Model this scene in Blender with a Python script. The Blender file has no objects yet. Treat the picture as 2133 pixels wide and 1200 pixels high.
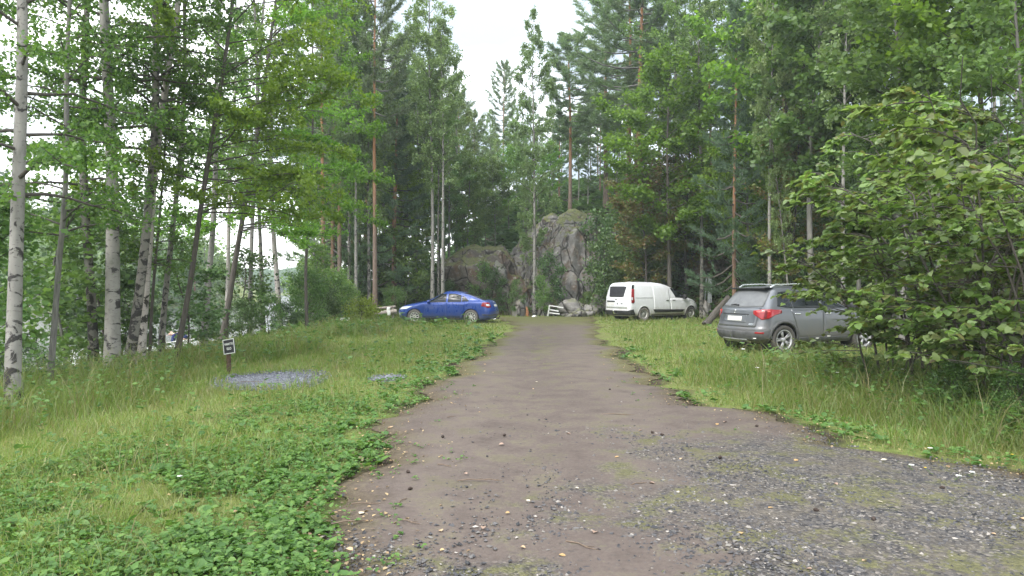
import bpy, bmesh, math, random
import numpy as np
from mathutils import Vector, Matrix
PI = math.pi
rng = np.random.default_rng(11)
random.seed(5)
sc = bpy.context.scene
col = sc.collection
FOC, CAMZ = 1400.0, 1.55
def X_of(px, Y): return (px - 1066.5) / FOC * Y
def Z_of(py, Y): return CAMZ + (600.0 - py) / FOC * Y
def sm(t):
    t = np.clip(t, 0, 1); return t * t * (3 - 2 * t)
# ------------------------------------------------------------------ mesh builder
class MB:
    def __init__(s):
        s.V = []; s.Q = []; s.T = []; s.UV = []; s.QM = []; s.TM = []; s.n = 0
    def add(s, V, Q=None, T=None, uv=None, mat=0):
        V = np.asarray(V, float).reshape(-1, 3)
        if Q is not None and len(Q):
            Q = np.asarray(Q, np.int64).reshape(-1, 4)
            s.Q.append(Q + s.n); s.QM.append(np.full(len(Q), mat))
            s.UV.append(np.zeros((len(Q), 4, 2)) if uv is None else np.asarray(uv, float).reshape(-1, 4, 2))
        if T is not None and len(T):
            T = np.asarray(T, np.int64).reshape(-1, 3)
            s.T.append(T + s.n); s.TM.append(np.full(len(T), mat))
        s.V.append(V); s.n += len(V)
    def grid(s, P, close=False, mat=0, uv=None):
        P = np.asarray(P, float); nu, nv = P.shape[:2]
        i = np.arange(nu if close else nu - 1)[:, None]; j = np.arange(nv - 1)[None, :]
        i2 = (i + 1) % nu
        Q = np.stack([i * nv + j, i2 * nv + j, i2 * nv + j + 1, i * nv + j + 1], -1).reshape(-1, 4)
        u = None
        if uv is not None:
            U, W = uv; ub = np.broadcast_to
            u0 = ub(U[i] if not close else i / nu, Q.reshape(i.shape[0], j.shape[1], 4).shape[:2])
            u1 = ub(U[i + 1] if not close else (i + 1) / nu, u0.shape)
            v0 = ub(W[j], u0.shape); v1 = ub(W[j + 1], u0.shape)
            u = np.stack([np.stack([u0, v0], -1), np.stack([u1, v0], -1), np.stack([u1, v1], -1), np.stack([u0, v1], -1)], 2).reshape(-1, 4, 2)
        s.add(P.reshape(-1, 3), Q, uv=u, mat=mat)
    def box(s, c, d, R=None, mat=0, taper=1.0):
        c = np.asarray(c, float); d = np.asarray(d, float) / 2
        V = np.array([[x, y, z] for z in (-1, 1) for y in (-1, 1) for x in (-1, 1)], float)
        V[4:, :2] *= taper
        V = V * d
        if R is not None: V = V @ np.asarray(R).T
        s.add(V + c, [[0, 2, 3, 1], [4, 5, 7, 6], [0, 1, 5, 4], [1, 3, 7, 5], [3, 2, 6, 7], [2, 0, 4, 6]], mat=mat)
    def tube(s, pts, rad, n=6, mat=0, cap=True, wob=0.0, v0=0.0):
        pts = np.asarray(pts, float); m = len(pts); rad = np.broadcast_to(np.asarray(rad, float), (m,))
        d = np.gradient(pts, axis=0); d /= np.linalg.norm(d, axis=1)[:, None] + 1e-9
        ref = np.array([0.0, 1, 0]) if abs(d[0][1]) < 0.9 else np.array([1.0, 0, 0])
        a = np.cross(d, ref); a /= np.linalg.norm(a, axis=1)[:, None] + 1e-9
        b = np.cross(d, a)
        th = np.arange(n) / n * 2 * PI
        rr = rad[None, :] * (1 + (wob * rng.standard_normal((n, m)) if wob else 0))
        P = pts[None] + rr[..., None] * (np.cos(th)[:, None, None] * a[None] + np.sin(th)[:, None, None] * b[None])
        L = np.concatenate([[0], np.cumsum(np.linalg.norm(np.diff(pts, axis=0), axis=1))]) + v0
        s.grid(P, close=True, mat=mat, uv=(None, L))
        if cap:
            for k, e in ((0, -1), (m - 1, 1)):
                V = np.vstack([P[:, k], pts[k][None]])
                T = [[i, (i + 1) % n, n] if e > 0 else [(i + 1) % n, i, n] for i in range(n)]
                s.add(V, T=T, mat=mat)
    def lathe(s, prof, n=24, axis='z', c=(0, 0, 0), mat=0):
        prof = np.asarray(prof, float); th = np.arange(n) / n * 2 * PI
        r, h = prof[:, 0], prof[:, 1]
        P = np.stack([np.cos(th)[:, None] * r, np.sin(th)[:, None] * r, np.broadcast_to(h, (n, len(h)))], -1)
        if axis == 'y': P = P[..., [0, 2, 1]]
        s.grid(P + np.asarray(c), close=True, mat=mat)
    def build(s, name, mats, parent=None, smooth=True, loc=None):
        if not isinstance(mats, (list, tuple)): mats = [mats]
        V = np.vstack(s.V).astype(np.float32)
        Q = np.vstack(s.Q) if s.Q else np.zeros((0, 4), np.int64)
        T = np.vstack(s.T) if s.T else np.zeros((0, 3), np.int64)
        me = bpy.data.meshes.new(name)
        nq, nt = len(Q), len(T)
        me.vertices.add(len(V)); me.vertices.foreach_set('co', V.ravel())
        me.loops.add(nq * 4 + nt * 3); me.polygons.add(nq + nt)
        me.loops.foreach_set('vertex_index', np.concatenate([Q.ravel(), T.ravel()]).astype(np.int32))
        me.polygons.foreach_set('loop_start', np.concatenate([np.arange(nq) * 4, nq * 4 + np.arange(nt) * 3]).astype(np.int32))
        mi = np.concatenate(s.QM + s.TM) if (s.QM or s.TM) else np.zeros(0)
        me.polygons.foreach_set('material_index', mi.astype(np.int32))
        me.polygons.foreach_set('use_smooth', np.full(nq + nt, smooth))
        if nq:
            uv = me.uv_layers.new(name='UVMap')
            arr = np.concatenate([np.vstack(s.UV).reshape(-1, 2), np.zeros((nt * 3, 2))]).astype(np.float32)
            uv.data.foreach_set('uv', arr.ravel())
        for m in mats: me.materials.append(m)
        me.update(); me.validate()
        o = bpy.data.objects.new(name, me); col.objects.link(o)
        if parent: o.parent = parent
        if loc is not None: o.location = loc
        return o
def tag(o, label=None, cat=None, group=None, kind=None):
    if label: o['label'] = label
    if cat: o['category'] = cat
    if group: o['group'] = group
    if kind: o['kind'] = kind
    return o
def empty(name, loc=(0, 0, 0), rz=0.0, label=None, cat=None, group=None):
    o = bpy.data.objects.new(name, None); col.objects.link(o)
    o.location = loc; o.rotation_euler = (0, 0, rz); o.empty_display_size = 0.2
    return tag(o, label, cat, group)
def copy_tree(o, parent=None):
    c = o.copy(); col.objects.link(c)
    if parent: c.parent = parent
    for ch in list(o.children): copy_tree(ch, c)
    return c
# ------------------------------------------------------------------ materials
class N:
    def __init__(s, name):
        s.m = bpy.data.materials.new(name); s.m.use_nodes = True
        s.t = s.m.node_tree; s.t.nodes.clear()
        s.out = s.t.nodes.new('ShaderNodeOutputMaterial')
    def n(s, typ, **kw):
        x = s.t.nodes.new(typ)
        for k, v in kw.items(): setattr(x, k, v)
        return x
    def l(s, a, b): s.t.links.new(a, b)
    def noise(s, vec, scale, detail=4, rough=.55, dist=0.0):
        x = s.n('ShaderNodeTexNoise'); x.inputs['Scale'].default_value = scale
        x.inputs['Detail'].default_value = detail; x.inputs['Roughness'].default_value = rough
        x.inputs['Distortion'].default_value = dist
        if vec is not None: s.l(vec, x.inputs['Vector'])
        return x.outputs['Fac']
    def voro(s, vec, scale, out='Color', feature='F1', rnd=1.0):
        x = s.n('ShaderNodeTexVoronoi'); x.feature = feature
        x.inputs['Scale'].default_value = scale; x.inputs['Randomness'].default_value = rnd
        if vec is not None: s.l(vec, x.inputs['Vector'])
        return x.outputs[out]
    def ramp(s, fac, stops, interp='LINEAR'):
        x = s.n('ShaderNodeValToRGB'); x.color_ramp.interpolation = interp
        e = x.color_ramp.elements
        while len(e) < len(stops): e.new(0.5)
        for k, (p, c) in enumerate(stops):
            e[k].position = p
            e[k].color = (c, c, c, 1) if not hasattr(c, '__len__') else (*c, 1)
        s.l(fac, x.inputs['Fac']); return x.outputs['Color']
    def mix(s, fac, a, b, mode='MIX'):
        x = s.n('ShaderNodeMix', data_type='RGBA', blend_type=mode)
        for sock, v in ((x.inputs['Factor'], fac), (x.inputs['A'], a), (x.inputs['B'], b)):
            if hasattr(v, 'links') or isinstance(v, bpy.types.NodeSocket): s.l(v, sock)
            elif hasattr(v, '__len__'): sock.default_value = (*v, 1)
            else:
                sock.default_value = v if sock.type == 'VALUE' else (v, v, v, 1)
        return x.outputs['Result']
    def math(s, op, a, b=0.0, clamp=False):
        x = s.n('ShaderNodeMath', operation=op, use_clamp=clamp)
        for k, v in enumerate((a, b)):
            if isinstance(v, bpy.types.NodeSocket): s.l(v, x.inputs[k])
            else: x.inputs[k].default_value = v
        return x.outputs[0]
    def coord(s, kind='Object'): return s.n('ShaderNodeTexCoord').outputs[kind]
    def pos(s): return s.n('ShaderNodeNewGeometry').outputs['Position']
    def mapping(s, vec, scale=(1, 1, 1), loc=(0, 0, 0)):
        x = s.n('ShaderNodeMapping'); x.inputs['Scale'].default_value = scale; x.inputs['Location'].default_value = loc
        s.l(vec, x.inputs['Vector']); return x.outputs['Vector']
    def bump(s, h, strength=.5, dist=.02):
        x = s.n('ShaderNodeBump'); x.inputs['Strength'].default_value = strength; x.inputs['Distance'].default_value = dist
        s.l(h, x.inputs['Height']); return x.outputs['Normal']
    def bsdf(s, base, rough=.6, metal=0.0, spec=.5, normal=None, coat=0.0, emit=None):
        b = s.n('ShaderNodeBsdfPrincipled')
        for nm, v in (('Base Color', base), ('Roughness', rough), ('Metallic', metal), ('Specular IOR Level', spec), ('Coat Weight', coat)):
            if isinstance(v, bpy.types.NodeSocket): s.l(v, b.inputs[nm])
            elif hasattr(v, '__len__'): b.inputs[nm].default_value = (*v, 1)
            else: b.inputs[nm].default_value = v
        if normal is not None: s.l(normal, b.inputs['Normal'])
        return b.outputs['BSDF']
    def done(s, sh):
        s.l(sh, s.out.inputs['Surface']); return s.m
def plain(name, c, rough=.6, metal=0.0, var=.15, scale=8, spec=.5, coat=0.0):
    k = N(name); f = k.noise(k.coord(), scale, 5)
    lo = tuple(v * (1 - var) for v in c); hi = tuple(min(1, v * (1 + var)) for v in c)
    return k.done(k.bsdf(k.ramp(f, [(.3, lo), (.7, hi)]), rough, metal, spec, coat=coat))
def leaf_mat(name, cols, trans=.42, rough=.45, hue=.03, spec=.5, dry=None):
    k = N(name)
    isl = k.n('ShaderNodeNewGeometry').outputs['Random Per Island']
    base = k.ramp(isl, [(i / (len(cols) - 1), c) for i, c in enumerate(cols)])
    oi = k.n('ShaderNodeObjectInfo').outputs['Random']
    hs = k.n('ShaderNodeHueSaturation'); k.l(base, hs.inputs['Color'])
    k.l(k.math('ADD', k.math('MULTIPLY', oi, hue), .5 - hue / 2), hs.inputs['Hue'])
    k.l(k.math('ADD', k.math('MULTIPLY', k.math('FRACT', k.math('MULTIPLY', oi, 7.3)), .4), .8), hs.inputs['Value'])
    c = hs.outputs['Color']
    if dry: c = k.mix(k.math('MULTIPLY', k.ramp(k.noise(k.pos(), dry[3], 5, .6), [(.42, 0), (.66, 1)]), dry[4]), c, dry[:3])
    p = k.bsdf(c, rough, 0, spec)
    tr = k.n('ShaderNodeBsdfTranslucent')
    k.l(k.mix(.5, c, (1.5, 1.6, .55), 'MULTIPLY'), tr.inputs['Color'])
    mx = k.n('ShaderNodeMixShader'); mx.inputs[0].default_value = trans
    k.l(p, mx.inputs[1]); k.l(tr.outputs[0], mx.inputs[2])
    return k.done(mx.outputs[0])
def vnoise(X, Y, s, seed=0, oct=3):
    X = np.asarray(X, float) * s; Y = np.asarray(Y, float) * s; r = np.zeros(np.broadcast(X, Y).shape); a = 1.0; tot = 0
    tab = np.random.default_rng(900 + seed).random((64, 64))
    for _ in range(oct):
        i = np.floor(X).astype(int); j = np.floor(Y).astype(int); u = X - i; v = Y - j; u = u * u * (3 - 2 * u); v = v * v * (3 - 2 * v)
        g = lambda p, q: tab[p % 64, q % 64]
        r = r + a * ((g(i, j) * (1 - u) + g(i + 1, j) * u) * (1 - v) + (g(i, j + 1) * (1 - u) + g(i + 1, j + 1) * u) * v)
        tot += a; a *= .55; X = X * 2.03 + 7.1; Y = Y * 2.03 + 3.7
    return r / tot
M = {}
M['leaf_birch'] = leaf_mat('birch leaf', [(.075, .145, .04), (.12, .205, .055), (.17, .265, .075)])
M['leaf_pale'] = leaf_mat('pale birch leaf', [(.14, .215, .08), (.195, .28, .105), (.26, .35, .14)])
M['leaf_bright'] = leaf_mat('bright leaf', [(.085, .17, .02), (.135, .245, .03), (.20, .32, .045)], trans=.55)
M['leaf_near'] = leaf_mat('near birch leaf', [(.05, .115, .025), (.085, .165, .032), (.13, .22, .045)], trans=.45)
M['leaf_hazel'] = leaf_mat('hazel leaf', [(.15, .13, .05), (.10, .16, .04), (.15, .22, .055), (.20, .28, .085), (.26, .32, .16)], trans=.48, rough=.42, spec=.5)
M['leaf_rust'] = leaf_mat('browned leaf', [(.20, .125, .045), (.16, .17, .05), (.11, .18, .04)], trans=.4)
M['leaf_dark'] = leaf_mat('dark leaf', [(.045, .095, .03), (.075, .135, .04), (.11, .18, .06)], trans=.3)
M['leaf_yellow'] = leaf_mat('yellow green leaf', [(.20, .24, .03), (.28, .32, .05)], trans=.4)
M['needle'] = leaf_mat('pine needle', [(.10, .155, .08), (.14, .205, .105), (.19, .26, .135)], trans=.45, rough=.5)
M['needle_dark'] = leaf_mat('dark pine needle', [(.085, .14, .085), (.115, .185, .11), (.155, .23, .135)], trans=.45, rough=.5)
M['grass'] = leaf_mat('grass blade', [(.11, .20, .035), (.15, .24, .045), (.20, .265, .065), (.29, .275, .12)], trans=.4, hue=.0, dry=(.21, .165, .085, .75, .5))
M['tall_grass'] = leaf_mat('tall grass blade', [(.12, .21, .04), (.16, .26, .05), (.21, .30, .075), (.32, .31, .15)], trans=.5, hue=.0, dry=(.22, .19, .09, .9, .3))
M['dry_grass'] = leaf_mat('dry seeding grass', [(.24, .20, .09), (.20, .19, .07), (.30, .24, .13)], trans=.35, hue=.0)
M['weed'] = leaf_mat('weed leaf', [(.065, .145, .035), (.095, .195, .045), (.15, .26, .06)], trans=.35, hue=.0, spec=.35)
M['litter'] = leaf_mat('dry leaf', [(.16, .10, .055), (.26, .18, .09), (.36, .27, .14), (.10, .07, .045)], trans=.15, hue=.02)
def birch_bark(name, dark=.5, tone=(.235, .225, .205)):
    k = N(name); uv = k.n('ShaderNodeUVMap').outputs['UV']
    oi = k.n('ShaderNodeObjectInfo').outputs['Random']
    off = k.n('ShaderNodeVectorMath', operation='ADD')
    cmb = k.n('ShaderNodeCombineXYZ'); k.l(k.math('MULTIPLY', oi, 37.0), cmb.inputs[1])
    k.l(uv, off.inputs[0]); k.l(cmb.outputs[0], off.inputs[1]); v = off.outputs[0]
    sv = k.n('ShaderNodeSeparateXYZ'); k.l(uv, sv.inputs[0])
    lowv = k.math('MULTIPLY', k.ramp(k.math('MULTIPLY', sv.outputs[1], .3), [(0, 1), (.9, 0)]), .07)
    f = k.math('ADD', k.noise(k.mapping(v, (2.6, 6.5, 1)), 1.0, 5, .62, .6), lowv)
    big = k.ramp(f, [(.60 - .05 * dark, 0), (.645 - .05 * dark, 1)])
    f2 = k.noise(k.mapping(v, (7, 26, 1)), 1.0, 2, .5)
    fine = k.ramp(f2, [(.60, 0), (.66, 1)])
    f3 = k.noise(k.mapping(v, (2.2, 1.3, 1)), 1.0, 7, .65)
    base = k.ramp(f3, [(.28, (tone[0] * .42, tone[1] * .46, tone[2] * .40)), (.45, tuple(t * .8 for t in tone)), (.6, tone), (.8, tuple(min(1, t * 1.3) for t in tone))])
    c = k.mix(k.math('MULTIPLY', fine, .55), base, (.09, .08, .07))
    c = k.mix(big, c, (.025, .022, .02))
    return k.done(k.bsdf(c, .75, normal=k.bump(k.math('ADD', big, f3), .5, .01)))
M['bark_birch'] = birch_bark('birch bark', .5)
M['bark_birch_rough'] = birch_bark('rough birch bark', 1.5, (.19, .178, .155))
M['bark_birch_pale'] = birch_bark('smooth pale birch bark', .1, (.38, .345, .315))
def bark(name, c0, c1, c2=None):
    k = N(name); uv = k.n('ShaderNodeUVMap').outputs['UV']
    f = k.noise(k.mapping(uv, (14, 4, 1)), 1.0, 5, .6)
    c = k.ramp(f, [(.3, c0), (.7, c1)])
    if c2:
        s = k.n('ShaderNodeSeparateXYZ'); k.l(uv, s.inputs[0])
        c = k.mix(k.ramp(k.math('MULTIPLY', s.outputs[1], .1), [(.35, 0), (.75, 1)]), c, k.ramp(f, [(.3, tuple(x * .6 for x in c2)), (.7, c2)]))
    return k.done(k.bsdf(c, .85, normal=k.bump(f, .8, .02)))
M['bark_pine'] = bark('pine bark', (.07, .05, .04), (.20, .145, .11), (.34, .17, .08))
M['bark_red'] = bark('reddish pine bark', (.10, .06, .04), (.26, .16, .11), (.36, .18, .09))
M['bark_dark'] = bark('dark alder bark', (.035, .03, .026), (.11, .095, .08))
M['bark_grey'] = bark('grey bark', (.09, .085, .08), (.23, .22, .20))
# ------------------------------------------------------------------ terrain
SH_Y = np.array([-60, 0, 10, 18, 24, 30, 36, 45, 70, 120, 200, 330, 900.])
SH_X = np.array([-16, -15, -14.2, -13.0, -12.6, -12.4, -13, -14, -20, -31, -50, -82, -200.])
HL_X = np.array([-60, -20, -8, 0, 6, 10, 14, 18, 24, 40, 200.])
HL_Y = np.array([60, 46, 40.5, 39, 36.5, 33, 29, 25, 20, 14, 4.])
def hill_h(X, Y): return (Y - np.interp(X, HL_X, HL_Y)) * .82
def shore_d(X, Y): return X - np.interp(Y, SH_Y, SH_X)
def terrain(X, Y):
    X = np.asarray(X, float); Y = np.asarray(Y, float)
    d = shore_d(X, Y); w = np.interp(Y, [0, 12, 20, 40], [8, 6.5, 4.8, 4.5])
    z = -1.28 * (1 - sm(d / w)) + np.minimum(0, d) * .12
    z = np.maximum(z, -3.2)
    h = hill_h(X, Y)
    amp = np.interp(X, [-25, -8, 0, 4, 12, 30], [.0, .45, .95, 1.0, 1.0, 1.0])
    hz = np.where(h > 0, 6.0 * (1 - np.exp(-np.maximum(h, 0) / 8)) + .22 * np.maximum(h, 0), 0)
    hz = np.minimum(hz, 14) * amp * sm((d - 4) / 14)
    bumps = .35 * np.sin(X * .9 + 1.3 * np.sin(Y * .5)) * np.sin(Y * .8 + X * .3) * sm(h / 5)
    n = .03 * np.sin(X * 1.1 + 2) * np.sin(Y * .7) + .02 * np.sin(X * 2.3 + Y * 1.7)
    z = z + hz + bumps + n * sm((np.abs(X) - .5) / 3)
    # far shores across the lake
    ang = X / np.maximum(Y, 1)
    r = np.hypot(X, Y)
    b1 = 92 + 14 * sm((ang + .75) / .35) + 2.0 * np.sin(ang * 30)
    up1 = np.maximum(0, r - b1) * sm((-.40 - ang) / .05)
    far1 = np.where((d < -6) & (Y > 25), np.minimum(up1 * .8, 4.2) + np.minimum(np.maximum(0, up1 - 7) * .22, 6), 0)
    b2 = 265 + 12 * np.sin(ang * 14)
    up2 = np.maximum(0, r - b2)
    far2 = np.where((d < -6) & (Y > 100), np.minimum(up2 * .14, 5 + 6 * sm((ang + .36) / .12)), 0)
    return z + np.maximum(far1, np.where(far2 > 0, far2 + 2.5 * sm(up2 / 5), 0))
RL_Y = np.array([-8, 0, 3.6, 5.4, 7.2, 9.9, 13.2, 19.7, 27, 33, 36])
RL_X = np.array([-.7, -.85, -1.0, -1.26, -1.37, -1.3, -1.0, -.37, .2, -.6, -1.0])
RR_Y = np.array([-8, 3.6, 4.6, 5.4, 6.0, 7.1, 8.7, 10.8, 14.5, 21.7, 29, 33, 36])
RR_X = np.array([11, 7.2, 5.4, 4.3, 3.8, 3.15, 2.45, 2.3, 2.4, 2.9, 3.4, 4.0, 4.2])
def edge_noise(Y, s): return .10 * np.sin(Y * 2.1 + s) + .06 * np.sin(Y * 5.3 + 2 * s) + .04 * np.sin(Y * 11.7 + s)
def road_l(Y): return np.interp(Y, RL_Y, RL_X) + edge_noise(np.asarray(Y), 1.0) + .5 * (vnoise(np.asarray(Y) * 0 + .3, Y, 1.2, 41, 4) - .5)
def road_r(Y): return np.interp(Y, RR_Y, RR_X) + edge_noise(np.asarray(Y), 4.0) * 1.3 + .8 * (vnoise(np.asarray(Y) * 0 + .7, Y, 1.2, 42, 4) - .5)
def road_in(X, Y): return np.where(Y < 35.5, np.minimum(X - road_l(Y), road_r(Y) - X), -1.0)
def zt(x, y): return float(terrain(x, y))
# ------------------------------------------------------------------ ground, water, road
def axis(lo, hi, step, far, g=1.18):
    a = list(np.arange(lo, hi, step)); s = step
    L = []; x = lo
    while x > -far: s *= g; x -= s; L.append(x)
    R = []; x = a[-1]; s = step
    while x < far: s *= g; x += s; R.append(x)
    return np.array(L[::-1] + a + R)
gx = axis(-24, 24, .22, 900); gy = axis(1.0, 48, .22, 900)
gy = gy[gy > -60]
GX, GY = np.meshgrid(gx, gy, indexing='ij')
GZ = terrain(GX, GY)
mb = MB(); mb.grid(np.stack([GX, GY, GZ], -1))
k = N('ground soil and turf')
P = k.pos(); at = k.n('ShaderNodeAttribute', attribute_name='forest').outputs['Fac']
at2 = k.n('ShaderNodeAttribute', attribute_name='sand').outputs['Fac']
f1 = k.noise(P, .9, 5); f2 = k.noise(P, 14, 5, .65); f3 = k.noise(P, 60, 3, .7)
turf = k.ramp(f2, [(.25, (.075, .105, .03)), (.5, (.14, .175, .045)), (.75, (.20, .21, .075))])
turf = k.mix(k.ramp(f1, [(.45, 0), (.7, .5)]), turf, k.ramp(f3, [(.3, (.12, .095, .05)), (.7, (.21, .18, .09))]))
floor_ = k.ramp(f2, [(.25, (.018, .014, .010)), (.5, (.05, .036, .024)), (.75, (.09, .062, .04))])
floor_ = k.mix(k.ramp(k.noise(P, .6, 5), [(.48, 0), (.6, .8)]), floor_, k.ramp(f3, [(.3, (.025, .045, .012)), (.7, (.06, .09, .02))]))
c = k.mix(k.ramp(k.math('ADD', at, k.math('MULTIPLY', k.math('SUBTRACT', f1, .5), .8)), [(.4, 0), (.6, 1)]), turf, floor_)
sand = k.ramp(k.noise(P, .35, 6), [(.3, (.13, .125, .115)), (.6, (.30, .285, .25))])
c = k.mix(k.ramp(at2, [(.3, 0), (.6, 1)]), c, sand)
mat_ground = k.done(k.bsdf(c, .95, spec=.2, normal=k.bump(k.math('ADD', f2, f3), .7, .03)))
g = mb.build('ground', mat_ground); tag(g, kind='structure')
h = hill_h(GX, GY); d = shore_d(GX, GY)
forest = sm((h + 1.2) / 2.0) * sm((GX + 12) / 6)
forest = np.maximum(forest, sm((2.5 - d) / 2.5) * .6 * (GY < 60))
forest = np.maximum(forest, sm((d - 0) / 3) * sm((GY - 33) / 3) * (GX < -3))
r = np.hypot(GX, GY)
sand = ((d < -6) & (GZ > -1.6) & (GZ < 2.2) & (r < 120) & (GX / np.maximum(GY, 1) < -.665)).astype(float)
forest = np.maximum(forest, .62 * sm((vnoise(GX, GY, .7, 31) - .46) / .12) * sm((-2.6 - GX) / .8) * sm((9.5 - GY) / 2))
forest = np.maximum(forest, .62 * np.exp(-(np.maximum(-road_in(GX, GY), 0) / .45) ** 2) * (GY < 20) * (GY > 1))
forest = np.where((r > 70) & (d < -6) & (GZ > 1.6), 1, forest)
for nm, arr in (('forest', forest), ('sand', sand)):
    a = g.data.attributes.new(nm, 'FLOAT', 'POINT'); a.data.foreach_set('value', arr.ravel().astype(np.float32))
# lake
k = N('lake water'); P = k.pos()
w = k.noise(k.mapping(P, (.9, 2.2, 1)), 1.3, 4, .6)
b = k.bsdf((.018, .022, .016), .12, spec=.9, normal=k.bump(w, .8, .22))
mb = MB(); lx = axis(-60, -6, 3, 900, 1.3); ly = axis(5, 120, 4, 900, 1.3)
lx = lx[(lx < 0)]; ly = ly[ly > -60]
LX, LY = np.meshgrid(lx, ly, indexing='ij'); mb.grid(np.stack([LX, LY, np.full_like(LX, -1.3)], -1))
tag(mb.build('water', k.done(b)), kind='structure')
# road
ry = np.concatenate([np.arange(-8, 2, .3), np.arange(2, 20, .08), np.arange(20, 35.6, .15)])
tt = np.linspace(0, 1, 80)
RXm = road_l(ry)[None] + (road_r(ry) - road_l(ry))[None] * tt[:, None]
RYm = np.broadcast_to(ry[None], RXm.shape)
ruts = -.012 * np.exp(-((RXm - (np.interp(RYm, [0, 8, 20, 33], [-.1, .0, .7, 1.6]))) / .35) ** 2) + .006 * np.sin(RXm * 3.1 + RYm)* np.sin(RYm * 1.3)
mb = MB(); mb.grid(np.stack([RXm, RYm, terrain(RXm, RYm) + .036 + ruts * sm(road_in(RXm, RYm) / .5) - .026 * (1 - sm(road_in(RXm, RYm) / .25))], -1))
def strip_c(X, Y): return np.interp(Y, [8, 12, 20, 33], [.6, .75, 1.3, 2.0]) + 1.1 * (vnoise(X * 0 + 3, Y, .35, 2) - .5)
def gravel_mask(X, Y):
    n = vnoise(X, Y, .8, 1) - .5
    a = sm((X + .9 + 2.2 * n) / 3.2) * sm((8.6 + 2.6 * n - Y) / 3.6)
    b = sm((4.3 + 2 * n - Y) / 1.2) * .65
    return np.clip(np.maximum(a, b) * (.55 + 1.0 * vnoise(X, Y, 1.7, 5)), 0, 1)
k = N('dirt and gravel road'); P = k.pos()
ga = k.n('ShaderNodeAttribute', attribute_name='gravel').outputs['Fac']
ed = k.n('ShaderNodeAttribute', attribute_name='edge').outputs['Fac']
f0 = k.noise(P, .55, 5); f1 = k.noise(P, 2.6, 6, .6); f2 = k.noise(P, 26, 5, .7); f3 = k.noise(P, 90, 3, .7)
dirt = k.ramp(k.math('ADD', k.math('MULTIPLY', f1, .6), k.math('MULTIPLY', f2, .4)), [(.3, (.080, .063, .054)), (.5, (.135, .109, .095)), (.72, (.195, .164, .146))])
peb = k.voro(P, 52, 'Color'); pd = k.voro(P, 52, 'Distance')
sp = k.n('ShaderNodeSeparateColor'); k.l(peb, sp.inputs[0])
stone = k.ramp(sp.outputs[0], [(.0, (.025, .026, .030)), (.4, (.065, .063, .066)), (.75, (.12, .114, .11)), (.92, (.20, .185, .165)), (1, (.32, .29, .26))])
gm = k.ramp(k.math('ADD', ga, k.math('MULTIPLY', k.math('SUBTRACT', f1, .5), 1.1)), [(.4, 0), (.65, 1)])
specks = k.ramp(sp.outputs[1], [(.93, 0), (.97, .7)])
stone = k.mix(k.ramp(k.math('ADD', k.math('MULTIPLY', k.noise(P, 4.5, 5, .65), .7), k.math('MULTIPLY', f2, .3)), [(.42, 0), (.62, .8)]), stone, k.ramp(f3, [(.3, (.11, .095, .075)), (.7, (.20, .175, .14))]))
c = k.mix(k.math('MAXIMUM', gm, k.math('MULTIPLY', specks, .55)), dirt, stone)
ru = k.n('ShaderNodeAttribute', attribute_name='rut').outputs['Fac']
c = k.mix(k.math('MULTIPLY', k.math('MULTIPLY', ru, k.ramp(f1, [(.3, .2), (.6, 1)])), .55), c, k.ramp(f3, [(.3, (.14, .112, .095)), (.7, (.205, .172, .15))]))
c = k.mix(k.math('MULTIPLY', k.ramp(k.noise(P, 1.3, 6, .7), [(.52, 0), (.66, 1)]), .5), c, k.ramp(f3, [(.3, (.06, .048, .042)), (.7, (.12, .10, .088))]))
moss = k.ramp(f2, [(.3, (.09, .10, .03)), (.7, (.20, .20, .07))])
mm = k.ramp(k.math('ADD', f1, k.math('MULTIPLY', f2, .5)), [(.76, 0), (.88, .8)])
c = k.mix(k.math('MULTIPLY', mm, k.math('ADD', k.math('MULTIPLY', gm, .45), .3)), c, moss)
md = k.n('ShaderNodeAttribute', attribute_name='turf').outputs['Fac']
c = k.mix(k.ramp(k.math('MULTIPLY', md, k.math('ADD', f1, f2)), [(.35, 0), (.75, .85)]), c, k.ramp(f2, [(.3, (.10, .12, .03)), (.7, (.19, .20, .06))]))
c = k.mix(k.ramp(ed, [(0, .8), (1, 0)]), c, k.ramp(f2, [(.3, (.06, .045, .03)), (.7, (.15, .12, .07))]))
bh = k.math('ADD', k.math('MULTIPLY', f2, .5), k.math('MULTIPLY', k.math('SUBTRACT', 1.0, pd), k.math('ADD', k.math('MULTIPLY', gm, .9), .1)))
c = k.mix(1.0, c, (.76, .745, .74), 'MULTIPLY')
mat_road = k.done(k.bsdf(c, .92, spec=.25, normal=k.bump(bh, .75, .018)))
road = mb.build('dirt_road', mat_road); tag(road, kind='structure')
gmv = gravel_mask(RXm, RYm); edv = sm(road_in(RXm, RYm) / .45)
rutv = np.maximum(np.exp(-((RXm - strip_c(RXm, RYm) + 1.0) / .42) ** 2), np.exp(-((RXm - strip_c(RXm, RYm) - .95) / .42) ** 2)) * sm((RYm - 3) / 3)
turfv = np.exp(-((RXm - strip_c(RXm, RYm)) / np.interp(RYm, [10, 30], [.5, .9])) ** 2) * sm((RYm - 7.5) / 5) * (.2 + 1.0 * np.clip(vnoise(RXm, RYm, 2.3, 4, 5) - .38, 0, 1))
turfv = np.maximum(turfv, sm((RYm - 20) / 12) * .7)
turfv = np.maximum(turfv, 1.1 * np.exp(-road_in(RXm, RYm) / .45) * sm((RYm - 7) / 6))
for nm, arr in (('gravel', gmv), ('edge', edv), ('turf', turfv), ('rut', rutv)):
    a = road.data.attributes.new(nm, 'FLOAT', 'POINT'); a.data.foreach_set('value', arr.ravel().astype(np.float32))
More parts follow.
